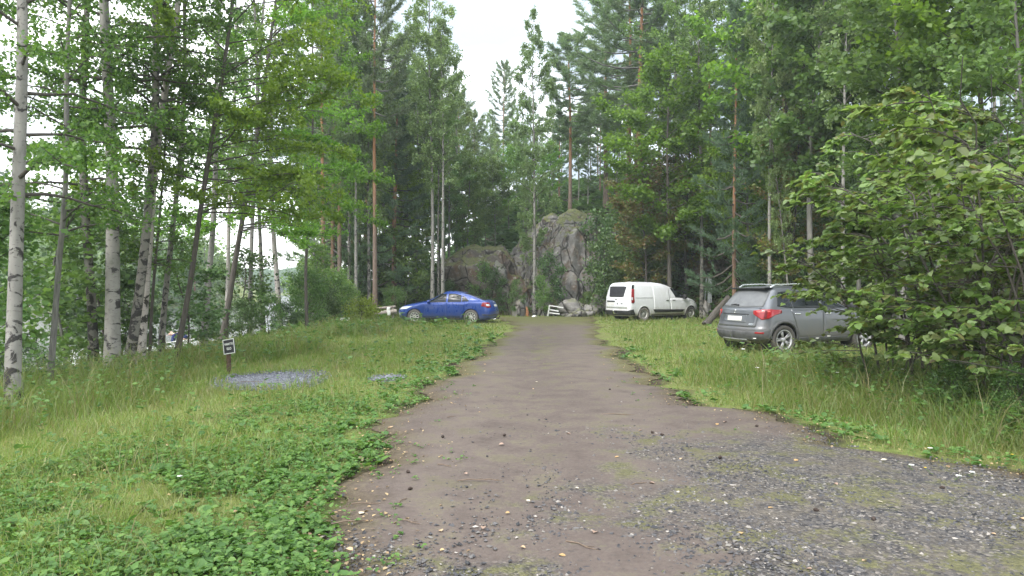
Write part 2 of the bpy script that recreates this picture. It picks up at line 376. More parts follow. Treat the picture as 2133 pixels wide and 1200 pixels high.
# crushed-stone patches on the lawn
k = N('crushed blue grey stone'); P = k.pos()
peb = k.voro(P, 38, 'Color'); sp = k.n('ShaderNodeSeparateColor'); k.l(peb, sp.inputs[0])
c = k.ramp(sp.outputs[0], [(0, (.06, .064, .08)), (.5, (.13, .137, .165)), (.85, (.20, .21, .24)), (1, (.32, .32, .34))])
mat_patch = k.done(k.bsdf(c, .85, normal=k.bump(k.math('SUBTRACT', 1.0, k.voro(P, 38, 'Distance')), .9, .025)))
PATCHES = [(-4.05, 11.35, .82, 1.25), (-2.12, 11.45, .30, .42)]
for (cx, cy, ax, ay) in PATCHES:
    th = np.linspace(0, 2 * PI, 65)[:-1]; rr = np.linspace(0, 1, 12)
    wob = 1 + .5 * (vnoise(np.cos(th) + 5 + cx, np.sin(th) + 5, 2.2, 44, 4) - .5)
    PX = cx + ax * rr[None] * (np.cos(th) * wob)[:, None]; PY = cy + ay * rr[None] * (np.sin(th) * wob)[:, None]
    mb = MB(); mb.grid(np.stack([PX, PY, terrain(PX, PY) + .028 * (1 - rr[None] ** 4) + .004], -1), close=True)
    tag(mb.build('gravel_patch', mat_patch), kind='structure')
def in_patch(X, Y):
    m = np.zeros(X.shape, bool)
    for (cx, cy, ax, ay) in PATCHES: m |= ((X - cx) / ax) ** 2 + ((Y - cy) / ay) ** 2 < .55 + .7 * (vnoise(X, Y, 3.5, 45) - .35)
    return m
# loose stones
def scatter(n, y0, y1, p, xl=-.85, xr=.95, pad=1.5):
    u = rng.random(n); e = 2 - p
    Y = (y0 ** e + u * (y1 ** e - y0 ** e)) ** (1 / e) if abs(e) > 1e-6 else y0 * (y1 / y0) ** u
    X = rng.uniform(0, 1, n) * ((xr - xl) * Y + 2 * pad) + xl * Y - pad
    return X, Y
X, Y = scatter(150000, 2.6, 9.5, 2.2)
ok = (road_in(X, Y) > -.05) & (rng.random(len(X)) < np.clip(gravel_mask(X, Y) * sm((vnoise(X, Y, 2.6, 7) - .25) / .35), .025, 1) * .8)
X, Y = X[ok], Y[ok]
X2, Y2 = [], []
for (cx, cy, ax, ay) in PATCHES:
    n = int(2600 * ax * ay); a = rng.uniform(0, 2 * PI, n); q = np.sqrt(rng.random(n)) * 1.15 - .1 * rng.random(n)
    X2.append(cx + ax * q * np.cos(a)); Y2.append(cy + ay * q * np.sin(a))
np_ = sum(len(a) for a in X2)
k = N('loose gravel stone')
isl = k.n('ShaderNodeNewGeometry').outputs['Random Per Island']
c = k.ramp(isl, [(0, (.025, .026, .030)), (.5, (.062, .060, .064)), (.85, (.115, .108, .104)), (.95, (.19, .175, .155)), (1, (.33, .30, .27))])
mat_stone = k.done(k.bsdf(c, .8))
k = N('loose crushed stone')
isl = k.n('ShaderNodeNewGeometry').outputs['Random Per Island']
mat_stone2 = k.done(k.bsdf(k.ramp(isl, [(0, (.07, .074, .09)), (.6, (.145, .15, .18)), (1, (.30, .31, .34))]), .8))
def stones(X, Y, zoff, s0, s1, name, mat):
    n = len(X); s = s0 + (s1 - s0) * rng.random(n) ** 3
    base = np.array([[1, 0, 0], [-1, 0, 0], [0, 1, 0], [0, -1, 0], [0, 0, 1], [0, 0, -1.]])
    V = base[None] * (.6 + .6 * rng.random((n, 6, 1))) + .28 * rng.standard_normal((n, 6, 3))
    V[..., 2] *= .62
    V = V * s[:, None, None] + np.stack([X, Y, terrain(X, Y) + zoff + s * .15], -1)[:, None]
    T = np.array([[0, 2, 4], [2, 1, 4], [1, 3, 4], [3, 0, 4], [2, 0, 5], [1, 2, 5], [3, 1, 5], [0, 3, 5]])
    T = (T[None] + (np.arange(n) * 6)[:, None, None]).reshape(-1, 3)
    mb = MB(); mb.add(V.reshape(-1, 3), T=T); o = mb.build(name, mat, smooth=False)
    return tag(o, None, None, None, 'stuff')
o = stones(X, Y, .033, .006, .019, 'gravel', mat_stone); tag(o, 'loose dark grey and pale gravel stones strewn over the near road', 'gravel')
o = stones(np.concatenate(X2), np.concatenate(Y2), .028, .01, .024, 'crushed_stone', mat_stone2); tag(o, 'blue grey crushed stone heaped thinly in two patches on the left lawn', 'gravel')
# ------------------------------------------------------------------ grass, weeds
def blades(X, Y, H, W, bend, name, mat, z=None):
    n = len(X); a = rng.uniform(0, 2 * PI, n); b = rng.uniform(0, 2 * PI, n)
    z = terrain(X, Y) if z is None else z
    bx, by = np.cos(b) * bend * H, np.sin(b) * bend * H
    wx, wy = np.cos(a) * W / 2, np.sin(a) * W / 2
    def row(f, wf, hf):
        c = np.stack([X + bx * f, Y + by * f, z + H * hf - .01], -1)
        o = np.stack([wx * wf, wy * wf, np.zeros(n)], -1)
        return [c - o, c + o]
    V = np.stack(row(0, 1, 0) + row(.35, .9, .55) + row(1, .12, 1 - .25 * bend), 1)
    Q = np.array([[0, 1, 3, 2], [2, 3, 5, 4]])
    Q = (Q[None] + (np.arange(n) * 6)[:, None, None]).reshape(-1, 4)
    mb = MB(); mb.add(V.reshape(-1, 3), Q); return mb
def lawn_ok(X, Y): return (road_in(X, Y) < -.02) & (hill_h(X, Y) < .3) & (shore_d(X, Y) > 1.0) & ~in_patch(X, Y)
patchy = lambda X, Y: np.clip((vnoise(X, Y, .75, 11) - .5) * 2.4 + .5, 0, 1)
bare_left = lambda X, Y: sm((vnoise(X, Y, .7, 31) - .46) / .12) * sm((-2.6 - X) / .8) * sm((9.5 - Y) / 2)
X, Y = scatter(420000, 2.8, 37, 1.75)
ok = lawn_ok(X, Y) & (rng.random(len(X)) < np.clip((.35 + .65 * patchy(X, Y)) * (1 - .85 * bare_left(X, Y)), 0, 1))
ok &= rng.random(len(X)) < .15 + .85 * sm((-road_in(X, Y) - .7 * (vnoise(X, Y, 1.7, 71) - .3)) / .6)
X, Y = X[ok], Y[ok]; edge = -road_in(X, Y)
H = (.05 + .10 * rng.random(len(X)) ** 2) * np.clip(.45 + edge * .5, .4, 1.3)
W = .0045 * np.maximum(1, Y / 5) * (.7 + .6 * rng.random(len(X)))
o = blades(X, Y, H, W, .2 + .6 * rng.random(len(X)), 'grass', M['grass']).build('grass', M['grass'])
tag(o, 'short yellow green lawn grass on both sides of the dirt road', 'grass', kind='stuff')
# low turf creeping onto the road and its middle strip
X, Y = scatter(90000, 3.0, 34, 1.6)
e = road_in(X, Y)
strip = np.exp(-((X - strip_c(X, Y)) / np.interp(Y, [10, 30], [.5, .9])) ** 2) * sm((Y - 7.5) / 5)
pr = np.maximum(.6 * np.exp(-np.maximum(e, 0) / .34) * sm((vnoise(X, Y, 1.8, 13) - .3) / .3), strip * .6 * sm((vnoise(X, Y, 2.7, 14, 5) - .42) / .3))
pr = np.maximum(pr, .22 * gravel_mask(X, Y) * sm((vnoise(X, Y, 1.5, 15) - .56) / .12))
ok = (e > -.02) & (rng.random(len(X)) < pr)
X, Y = X[ok], Y[ok]
H = .015 + .035 * rng.random(len(X)) ** 2; W = .004 * np.maximum(1, Y / 5)
o = blades(X, Y, H, W, .8, 'sparse_grass', M['grass'], terrain(X, Y) + .022).build('sparse_grass', M['grass'])
tag(o, 'thin sparse turf creeping over the road edges and its middle', 'grass', kind='stuff')
# tall verge grass: left bank, right verge, foot of the rock
def tallmask(X, Y):
    left = np.where(Y < 26, .08 + .92 * sm((shore_d(X, Y) - 4.5) / 2.5), .5); left = left * sm((-4.6 + .6 * np.sin(Y * .9) - np.interp(Y, [0, 8, 14, 24, 32], [0, .4, 0.2, -.6, -2.0]) - X) / .8) * (shore_d(X, Y) > .3) * (Y < 40)
    rr = X - road_r(Y)
    right = sm((rr - .45 - .25 * np.sin(Y * 2.2)) / 1.0) * sm((14.6 - Y) / 1.6) * (Y > 3)
    far = sm((hill_h(X, Y) + 1.6) / .8) * (hill_h(X, Y) < 1.0) * (X > -4) * (Y > 15) * .8
    car = np.exp(-((Y - 28.4) / .9) ** 2) * (X < -1.6) * (X > -7) * .5
    tuft = .35 * sm((vnoise(X, Y, 1.9, 62) - .56) / .1) * (road_in(X, Y) < -.4) * (Y < 26) * (shore_d(X, Y) > 5) * (hill_h(X, Y) < -2)
    return np.maximum.reduce([left, right, far, car, tuft])
X, Y = scatter(260000, 3.2, 38, 1.45)
tm_ = tallmask(X, Y); ok = (rng.random(len(X)) < tm_) & (road_in(X, Y) < -.15) & ~in_patch(X, Y)
X, Y, tm_ = X[ok], Y[ok], tm_[ok]
H = (.16 + .5 * rng.random(len(X)) ** 1.8) * (.4 + .6 * tm_) * (.35 + 1.2 * vnoise(X, Y, 1.4, 61)); W = .0055 * np.maximum(1, Y / 7) * (.7 + .8 * rng.random(len(X)))
dry = rng.random(len(X)) < .12
H = H * np.where((X < -6) & (Y < 26), .35 + .65 * sm((shore_d(X, Y) - 4.5) / 2.5), 1)
o = blades(X[~dry], Y[~dry], H[~dry], W[~dry], .25 + .75 * rng.random((~dry).sum()), 'tall_grass', None).build('tall_grass', M['tall_grass'])
tag(o, 'tall lush meadow grass along the bank, the verge and the foot of the rock', 'grass', kind='stuff')
o = blades(X[dry], Y[dry], H[dry] * 1.15, W[dry] * .8, .25 + .5 * rng.random(dry.sum()), 'dry_grass', None).build('dry_grass', M['dry_grass'])
tag(o, 'dry straw coloured grass stems among the tall grass', 'grass', kind='stuff')
def leaf6(Pc, D, U, S, asp, fold=.18, droop=.25):
    """pointed leaf folded on its midrib: 6 vertices, 2 quads; D along, U up normal"""
    B = np.cross(D, U); B /= np.linalg.norm(B, axis=1)[:, None] + 1e-9
    s = S[:, None]
    p0 = Pc; p3 = Pc + D * s - U * s * droop
    def side(sg):
        return [Pc + D * s * .28 + sg * B * s * asp * .5 + U * s * fold * .6, Pc + D * s * .68 + sg * B * s * asp * .40 + U * s * (fold * .5 - droop * .4)]
    l1, l2 = side(1); r1, r2 = side(-1)
    V = np.stack([p0, r1, r2, p3, l2, l1], 1)
    n = len(Pc); Q = np.array([[0, 1, 2, 3], [0, 3, 4, 5]])
    return V.reshape(-1, 3), (Q[None] + (np.arange(n) * 6)[:, None, None]).reshape(-1, 4)
def rosette(X, Y, per, S0, S1, zlo, zhi, zbase=None):
    n = len(X) * per
    Xr = np.repeat(X, per) + .02 * rng.standard_normal(n); Yr = np.repeat(Y, per) + .02 * rng.standard_normal(n)
    a = rng.uniform(0, 2 * PI, n); el = rng.uniform(.05, .75, n)
    D = np.stack([np.cos(a) * np.cos(el), np.sin(a) * np.cos(el), np.sin(el)], -1)
    U = np.stack([-np.cos(a) * np.sin(el), -np.sin(a) * np.sin(el), np.cos(el)], -1) + .25 * rng.standard_normal((n, 3))
    U /= np.linalg.norm(U, axis=1)[:, None]
    z = (terrain(Xr, Yr) if zbase is None else np.repeat(zbase, per)) + rng.uniform(zlo, zhi, n)
    S = rng.uniform(S0, S1, n) * np.maximum(1, Yr / 9)
    return leaf6(np.stack([Xr, Yr, z], -1), D, U, S, .75)
X, Y = scatter(60000, 2.7, 22, 2.1, -.9, .9)
e = -road_in(X, Y); lft = X < road_l(Y)
pw = np.where(lft, np.where(Y < 9.5, sm((3.3 + .5 * np.sin(Y * 1.3) - e) / 1.6), np.exp(-e / .7)), .22 * np.exp(-((e - .5) / .5) ** 2))
pw = pw * (.10 + .82 * sm((vnoise(X, Y, 1.3, 21, 4) - .36) / .25))
pw = np.maximum(pw, np.where(lft, .8, .35) * np.exp(-((e - .35) / np.where(lft, .55, .3)) ** 2) * (.35 + .65 * sm((vnoise(X, Y, 2.1, 81) - .3) / .25)) * (Y < 17))
ok = (rng.random(len(X)) < pw) & lawn_ok(X, Y) & (e > .0)
X, Y = X[ok], Y[ok]
wm = MB(); kind = rng.random(len(X)); q = kind < .22
V, Q = rosette(X[q], Y[q], 5, .05, .092, .005, .05); wm.add(V, Q)
q = (kind >= .22) & (kind < .62); V, Q = rosette(X[q], Y[q], 4, .022, .05, .02, .12); wm.add(V, Q)
q = kind >= .62; V, Q = rosette(X[q], Y[q], 6, .012, .026, .02, .09); wm.add(V, Q)
X, Y = scatter(14000, 2.8, 12, 2.0); e = road_in(X, Y)
ok = (e > 0) & (e < .8) & (rng.random(len(X)) < .5 * np.exp(-e / .25) * sm((vnoise(X, Y, 1.6, 51) - .42) / .12))
V, Q = rosette(X[ok], Y[ok], 4, .015, .04, .0, .025, terrain(X[ok], Y[ok]) + .035); wm.add(V, Q)
o = wm.build('low_weeds', M['weed'])
tag(o, 'low broad leaved green weeds carpeting the lawn beside the road', 'weeds', kind='stuff')
# leafy herbs inside the tall grass
X, Y = scatter(22000, 4.0, 30, 1.5)
ok = (rng.random(len(X)) < tallmask(X, Y) * np.where(X > 0, .12 + .5 * sm((X - 4.2) / 1.0) * (Y < 12), .28 * sm((shore_d(X, Y) - 4.5) / 2))) & (road_in(X, Y) < -.5)
X, Y = X[ok], Y[ok]
V, Q = rosette(X, Y, 5, .04, .085, .06, .42)
mb = MB(); mb.add(V, Q); o = mb.build('herbs', M['leaf_birch'])
tag(o, 'leafy green herbs growing among the tall verge grass', 'herbs', kind='stuff')
# leaf litter at grass edges
X, Y = scatter(16000, 2.8, 16, 2.0)
e = road_in(X, Y); ok = (rng.random(len(X)) < np.exp(-(e / .4) ** 2) * .8 + .06 * (e < 0) + .5 * bare_left(X, Y)) & ~in_patch(X, Y)
X, Y = X[ok], Y[ok]
V, Q = rosette(X, Y, 1, .015, .035, .012, .03, terrain(X, Y) + .02)
mb = MB(); mb.add(V, Q); o = mb.build('leaf_litter', M['litter'])
tag(o, 'small dry leaf bits lying along the road edges', 'leaf litter', kind='stuff')
# forest floor plants on the hillside
X, Y = scatter(60000, 16, 75, 1.2, -.35, .95)
hh = hill_h(X, Y); ok = (hh > -.4) & (shore_d(X, Y) > 3) & (rng.random(len(X)) < .25 + .75 * (patchy(X * .5, Y * .5) > .45))
X, Y = X[ok], Y[ok]
V, Q = rosette(X, Y, 4, .05, .10, .02, .38)
mb = MB(); mb.add(V, Q); o = mb.build('undergrowth', M['leaf_dark'])
tag(o, 'low dark green bilberry undergrowth covering the forest slope', 'undergrowth', kind='stuff')
# ------------------------------------------------------------------ vehicles
def paint(name, c, dirt=(.20, .17, .14), zlo=.1, zhi=.75, amount=.7, metal=.0, rough=.3):
    k = N(name); P = k.coord('Object')
    s = k.n('ShaderNodeSeparateXYZ'); k.l(P, s.inputs[0])
    f = k.noise(k.mapping(P, (3, 3, 1.2)), 2.2, 6, .65); f2 = k.noise(P, 30, 3, .7)
    low = k.math('DIVIDE', k.math('SUBTRACT', zhi, s.outputs[2]), zhi - zlo)
    m = k.ramp(k.math('ADD', k.math('MULTIPLY', low, .55), k.math('MULTIPLY', k.math('ADD', f, k.math('MULTIPLY', f2, .35)), .55)), [(.42, 0), (.85, amount)])
    m = k.math('MAXIMUM', m, k.math('MULTIPLY', k.ramp(f, [(.35, 0), (.7, 1)]), .16))
    return k.done(k.bsdf(k.mix(m, c, dirt), k.mix(m, (rough,) * 3, (.85,) * 3), metal, .5, coat=.4))
k = N('tinted car glass'); k_f = k.noise(k.coord(), 3, 3)
M['glass'] = k.done(k.bsdf(k.ramp(k_f, [(.3, (.008, .01, .012)), (.7, (.02, .024, .026))]), .05, 0, .35))
k = N('dusty rear glass'); k_f = k.noise(k.coord(), 5, 5)
M['glass_dusty'] = k.done(k.bsdf(k.ramp(k_f, [(.3, (.10, .105, .11)), (.7, (.15, .155, .16))]), .5, 0, .35))
M['van_glass'] = plain('dusty dark van glass', (.035, .035, .04), .2)
M['rubber'] = plain('dusty tyre rubber', (.06, .055, .05), .9)
M['tyre_mud'] = plain('muddy tyre rubber', (.17, .155, .14), .95, var=.25)
M['black_plastic'] = plain('black plastic', (.022, .022, .024), .6)
M['grey_plastic'] = plain('dusty grey plastic', (.075, .075, .078), .7, var=.3)
M['alloy'] = plain('silver alloy', (.36, .36, .37), .45, .5)
M['alloy_dust'] = plain('dusty alloy', (.66, .64, .60), .5, .15)
M['steel'] = plain('dusty steel wheel', (.42, .41, .39), .6, .3)
M['dark_metal'] = plain('dark metal', (.015, .015, .016), .6, .3)
M['chrome'] = plain('chrome', (.72, .73, .74), .18, .9, .05)
M['red_lens'] = plain('red lamp lens', (.27, .010, .014), .15, 0, .2, 30, coat=.6)
M['clear_lens'] = plain('clear lamp lens', (.72, .74, .78), .12, .2, .12, 20, coat=.6)
M['plate'] = plain('dusty number plate', (.62, .61, .57), .5)
class Car:
    def __init__(s, name, st, nr, nf, label, cat, sub=7):
        st = np.array(st, float); kk = np.linspace(0, len(st) - 1, (len(st) - 1) * sub + 1)
        A = np.stack([np.interp(kk, np.arange(len(st)), st[:, i]) for i in range(st.shape[1])], 1)
        B = A.copy()
        for _ in range(2):
            B[1:-1] = (B[:-2] + 2 * B[1:-1] + B[2:]) / 4
        s.Z, s.XR, s.XF, s.W, s.AR, s.AF = B.T
        s.nr, s.nf = nr, nf
        s.root = empty(name, label=label, cat=cat)
    def at(s, z): return [np.interp(z, s.Z, a) for a in (s.XR, s.XF, s.W, s.AR, s.AF)]
    def side(s, x, z, sg):
        xr, xf, W, ar, af = s.at(z)
        t = np.clip((xr + ar - x) / ar, 0, 1); u = np.clip((x - xf + af) / af, 0, 1)
        y = W * (1 - t ** s.nr) ** (1 / s.nr) * (1 - u ** s.nf) ** (1 / s.nf)
        return np.stack([x, sg * y, z], -1)
    def rear(s, y, z):
        xr, xf, W, ar, af = s.at(z); t = np.clip(np.abs(y) / W, 0, 1)
        return np.stack([xr + ar - ar * (1 - t ** s.nr) ** (1 / s.nr), y, z], -1)
    def front(s, y, z):
        xr, xf, W, ar, af = s.at(z); t = np.clip(np.abs(y) / W, 0, 1)
        return np.stack([xf - af + af * (1 - t ** s.nf) ** (1 / s.nf), y, z], -1)
    def outline(s, u, z, sg):
        xr, xf, W, ar, af = s.at(z)
        ph = np.clip(u, 0, 1) * PI / 2; pf = np.clip(3 - u, 0, 1) * PI / 2
        xa = xr + ar - ar * np.cos(ph) ** (2 / s.nr); ya = W * np.sin(ph) ** (2 / s.nr)
        xb = xf - af + af * np.cos(pf) ** (2 / s.nf); yb = W * np.sin(pf) ** (2 / s.nf)
        t = np.clip(u - 1, 0, 1); xm = (xr + ar) * (1 - t) + (xf - af) * t
        x = np.where(u < 1, xa, np.where(u > 2, xb, xm)); y = np.where(u < 1, ya, np.where(u > 2, yb, W))
        return np.stack([x, sg * y, z], -1)
    def body(s, mat, wheels, R):
        us = np.concatenate([np.linspace(0, 1, 13)[:-1], np.linspace(1, 2, 100), np.linspace(2, 3, 15)[1:]])
        U, ZZ = np.meshgrid(us, s.Z, indexing='ij')
        mb = MB()
        for sg in (1, -1):
            P = s.outline(U, ZZ, sg); nu, nv = P.shape[:2]
            idx = np.arange(nu * nv).reshape(nu, nv)
            Q = np.stack([idx[:-1, :-1], idx[1:, :-1], idx[1:, 1:], idx[:-1, 1:]], -1).reshape(-1, 4)
            F = P.reshape(-1, 3).copy(); c = F[Q].mean(1)
            kill = np.zeros(len(Q), bool)
            for (wx, wz) in wheels:
                kill |= (np.hypot(c[:, 0] - wx, c[:, 2] - wz) < R) & (np.abs(c[:, 1]) > .5)
            kept = Q[~kill]; both = np.intersect1d(np.unique(Q[kill]), np.unique(kept))
            for i in both:
                for (wx, wz) in wheels:
                    dx, dz = F[i, 0] - wx, F[i, 2] - wz; r = math.hypot(dx, dz)
                    if r < R * 1.35:
                        nx, nz = wx + dx / r * R, max(s.Z[0], wz + dz / r * R)
                        F[i] = s.side(np.array(nx), np.array(nz), sg)
            if sg < 0: kept = kept[:, ::-1]
            mb.add(F, kept)
            # roof cap
            top = P[:, -1]; ctr = top.copy(); ctr[:, 1] = 0; ctr[:, 2] += .012
            mb.grid(np.stack([top, ctr], 1) if sg > 0 else np.stack([ctr, top], 1))
        o = mb.build('body', mat, s.root)
        m = o.modifiers.new('weld', 'WELD'); m.merge_threshold = .0008
        s.b = o
        mb = MB()   # wheel-arch liners and floor
        for (wx, wz) in wheels:
            for sg in (1, -1):
                a = np.linspace(-.25 * PI, 1.25 * PI, 26); W = float(np.interp(wz, s.Z, s.W))
                ys = np.array([W - .02, W - .34])
                mb.grid(np.stack([np.broadcast_to((wx + R * np.cos(a))[:, None], (26, 2)), np.broadcast_to(sg * ys[None], (26, 2)), np.broadcast_to((wz + R * np.sin(a))[:, None], (26, 2))], -1))
                ring = np.stack([wx + R * np.cos(a), np.full(26, sg * (W - .34)), wz + R * np.sin(a)], -1)
                mb.add(np.vstack([ring, [[wx, sg * (W - .34), wz]]]), T=[[i, i + 1, 26] for i in range(25)])
        z0 = s.Z[0]; mb.box(((s.XR[0] + s.XF[0]) / 2, 0, z0 + .04), (s.XF[0] - s.XR[0] - .4, s.W[0] * 1.15, .08))
        mb.box((s.XR[0] + .35, 0, z0 + .02), (.4, s.W[0] * 1.3, .1)); mb.box(((s.XR[0] + s.XF[0]) / 2, 0, z0 + .04), (wheels[1][0] - wheels[0][0] - 2 * R - .1, s.W[0] * 1.8, .08))
        mb.build('underbody', M['black_plastic'], s.root, smooth=False)
    def patch(s, name, mat, fn, bot, top, off=.004, nu=22, nv=10, parent=None, side=1):
        def rs(poly):
            poly = np.array(poly, float); t = np.linspace(0, 1, len(poly)); tt = np.linspace(0, 1, nu)
            return np.stack([np.interp(tt, t, poly[:, i]) for i in range(2)], 1)
        b, t = rs(bot), rs(top); v = np.linspace(0, 1, nv)[None, :, None]
        G = b[:, None] * (1 - v) + t[:, None] * v
        f = {'side': lambda a, z: s.side(a, z, side), 'rear': s.rear, 'front': s.front, 'corner': lambda a, z: s.outline(a, z, side)}[fn]
        P = f(G[..., 0], G[..., 1])
        n = np.cross(np.gradient(P, axis=0), np.gradient(P, axis=1)); n /= np.linalg.norm(n, axis=-1)[..., None] + 1e-12
        c = np.array([(s.XR[0] + s.XF[0]) / 2, 0, .5])
        if np.sum(n * (P - c)) < 0: n = -n; P = P[::-1]; n = n[::-1]
        Pt = P + n * off; E = P - n * .006
        nu_, nv_ = P.shape[:2]
        full = np.empty((nu_ + 2, nv_ + 2, 3)); full[1:-1, 1:-1] = Pt
        full[0, 1:-1] = E[0]; full[-1, 1:-1] = E[-1]; full[1:-1, 0] = E[:, 0]; full[1:-1, -1] = E[:, -1]
        full[0, 0] = E[0, 0]; full[0, -1] = E[0, -1]; full[-1, 0] = E[-1, 0]; full[-1, -1] = E[-1, -1]
        mb = MB(); mb.grid(full); o = mb.build(name, mat, parent or s.root)
        return o
    def arch(s, name, mat, wx, wz, R0, R1, off=.012):
        for sg in (1, -1):
            a = np.linspace(-.1 * PI, 1.1 * PI, 40); r = np.array([R0, R0 + .01, R1 - .015, R1])
            X = wx + r[None] * np.cos(a)[:, None]; Zz = np.maximum(wz + r[None] * np.sin(a)[:, None], s.Z[0] + .01)
            P = s.side(X, Zz, sg); P[..., 1] += sg * np.array([-.01, off, off, -.004])[None]
            mb = MB(); mb.grid(P); mb.build(name, mat, s.root)
    def wheel(s, wx, r, yo, w, rim_mat, tyre_mat, spokes, sg, style='spoke', rim_r=.66):
        c = (wx, sg * yo, r); rr = r * rim_r
        mb = MB(); mb.lathe([(0, -w * .3), (rr * .96, -w * .3), (rr * .96, -w * .34), (0, -w * .34)], 28, 'y')
        h = mb.build('wheel', M['dark_metal'], s.root); h.location = c
        if sg < 0: h.rotation_euler = (0, 0, PI)
        f = -1 if False else 1
        mb = MB(); prof = [(rr, -w / 2), (r * .93, -w / 2), (r * .985, -w * .42), (r, -w * .25), (r, w * .25), (r * .985, w * .42), (r * .93, w / 2), (rr * 1.04, w * .52), (rr, w * .40), (rr * .97, -w / 2)]
        mb.lathe(prof, 40, 'y'); mb.build('tyre', tyre_mat, h)
        mb = MB()
        mb.lathe([(rr * 1.0, w * .46), (rr * .97, w * .5), (rr * .88, w * .46), (rr * .86, w * .1), (rr * .9, -w * .2)], 40, 'y')
        if style == 'steel':
            mb.lathe([(rr * .9, w * .12), (rr * .74, w * .28), (rr * .52, w * .10), (rr * .34, w * .30), (0, w * .36)], 30, 'y')
            for i in range(8):
                a = i / 8 * 2 * PI; mb.box((math.cos(a) * rr * .62, w * .24, math.sin(a) * rr * .62), (.03, .012, .03), mat=1)
        else:
            mb.lathe([(rr * .26, 0), (rr * .26, w * .36), (rr * .2, w * .42), (0, w * .44)], 20, 'y')
            for i in range(spokes):
                a = i / spokes * 2 * PI
                for da in ((-.13, .13) if style == 'twin' else (0,)):
                    ca, sa = math.cos(a + da), math.sin(a + da)
                    R = [[ca, 0, -sa], [0, 1, 0], [sa, 0, ca]]
                    mb.box((ca * rr * .58, w * .34, sa * rr * .58), (rr * .78, .028, rr * (.11 if style == 'twin' else .17)), R)
        mb.build('rim', [rim_mat, M['dark_metal']], h, smooth=True)
        return h
    def blob(s, name, mat, c, d, parent=None, n=14):
        th = np.linspace(0, PI, 9); ph = np.arange(n) / n * 2 * PI
        e = lambda v: np.sign(v) * np.abs(v) ** .65
        P = np.stack([e(np.sin(th))[None] * e(np.cos(ph))[:, None] * d[0] / 2, e(np.sin(th))[None] * e(np.sin(ph))[:, None] * d[1] / 2, np.broadcast_to(-e(np.cos(th))[None] * d[2] / 2, (n, 9))], -1)
        mb = MB(); mb.grid(P + np.array(c), close=True); return mb.build(name, mat, parent or s.root)
    def place(s, x, y, heading, pivot):
        """heading: degrees from +Y towards +X; pivot = local x of the point put at (x, y)"""
        rz = PI / 2 - math.radians(heading)
        s.root.rotation_euler = (0, 0, rz)
        s.root.location = (x - pivot[0] * math.cos(rz) + pivot[1] * math.sin(rz), y - pivot[0] * math.sin(rz) - pivot[1] * math.cos(rz), zt(x, y) + .01)
def handle(c, x, z, sg, mat, parent=None):
    y = float(c.side(np.array(x), np.array(z), sg)[1]) + sg * .018
    c.blob('handle', mat, (x, y, z), (.19, .035, .032), parent)
# ---- blue liftback
c = Car('parked_car', [
 # z   xr   xf    W    ar   af
 (.19, .22, 4.42, .78, .4, .8), (.28, .08, 4.52, .85, .42, .8), (.42, .02, 4.56, .88, .42, .85), (.58, .0, 4.57, .885, .42, .9), (.70, .04, 4.50, .885, .42, .95),
 (.80, .08, 4.30, .88, .40, .9), (.88, .12, 3.95, .87, .38, .75), (.95, .15, 3.55, .85, .36, .6), (1.0, .19, 3.28, .81, .34, .5), (1.04, .36, 3.16, .77, .34, .5),
 (1.12, .62, 2.99, .725, .34, .5), (1.22, .88, 2.80, .68, .36, .5), (1.32, 1.16, 2.60, .63, .4, .5), (1.39, 1.42, 2.43, .57, .4, .45), (1.43, 1.68, 2.32, .48, .28, .3), (1.455, 1.9, 2.2, .3, .14, .14)],
 2.6, 2.3, 'bright blue liftback car with mud splashed along its sill, parked in the grass', 'car')
blue = paint('blue car paint', (.006, .050, .285), (.16, .15, .16), .15, .62, .55, .15, .25)
WH = [(1.03, .32), (3.61, .32)]
c.body(blue, WH, .365)
c.patch('windscreen', M['glass'], 'front', [(-.60, 1.04), (.60, 1.04)], [(-.44, 1.39), (.44, 1.39)])
c.patch('rear_window', M['glass'], 'rear', [(-.60, 1.06), (.60, 1.06)], [(-.46, 1.37), (.46, 1.37)])
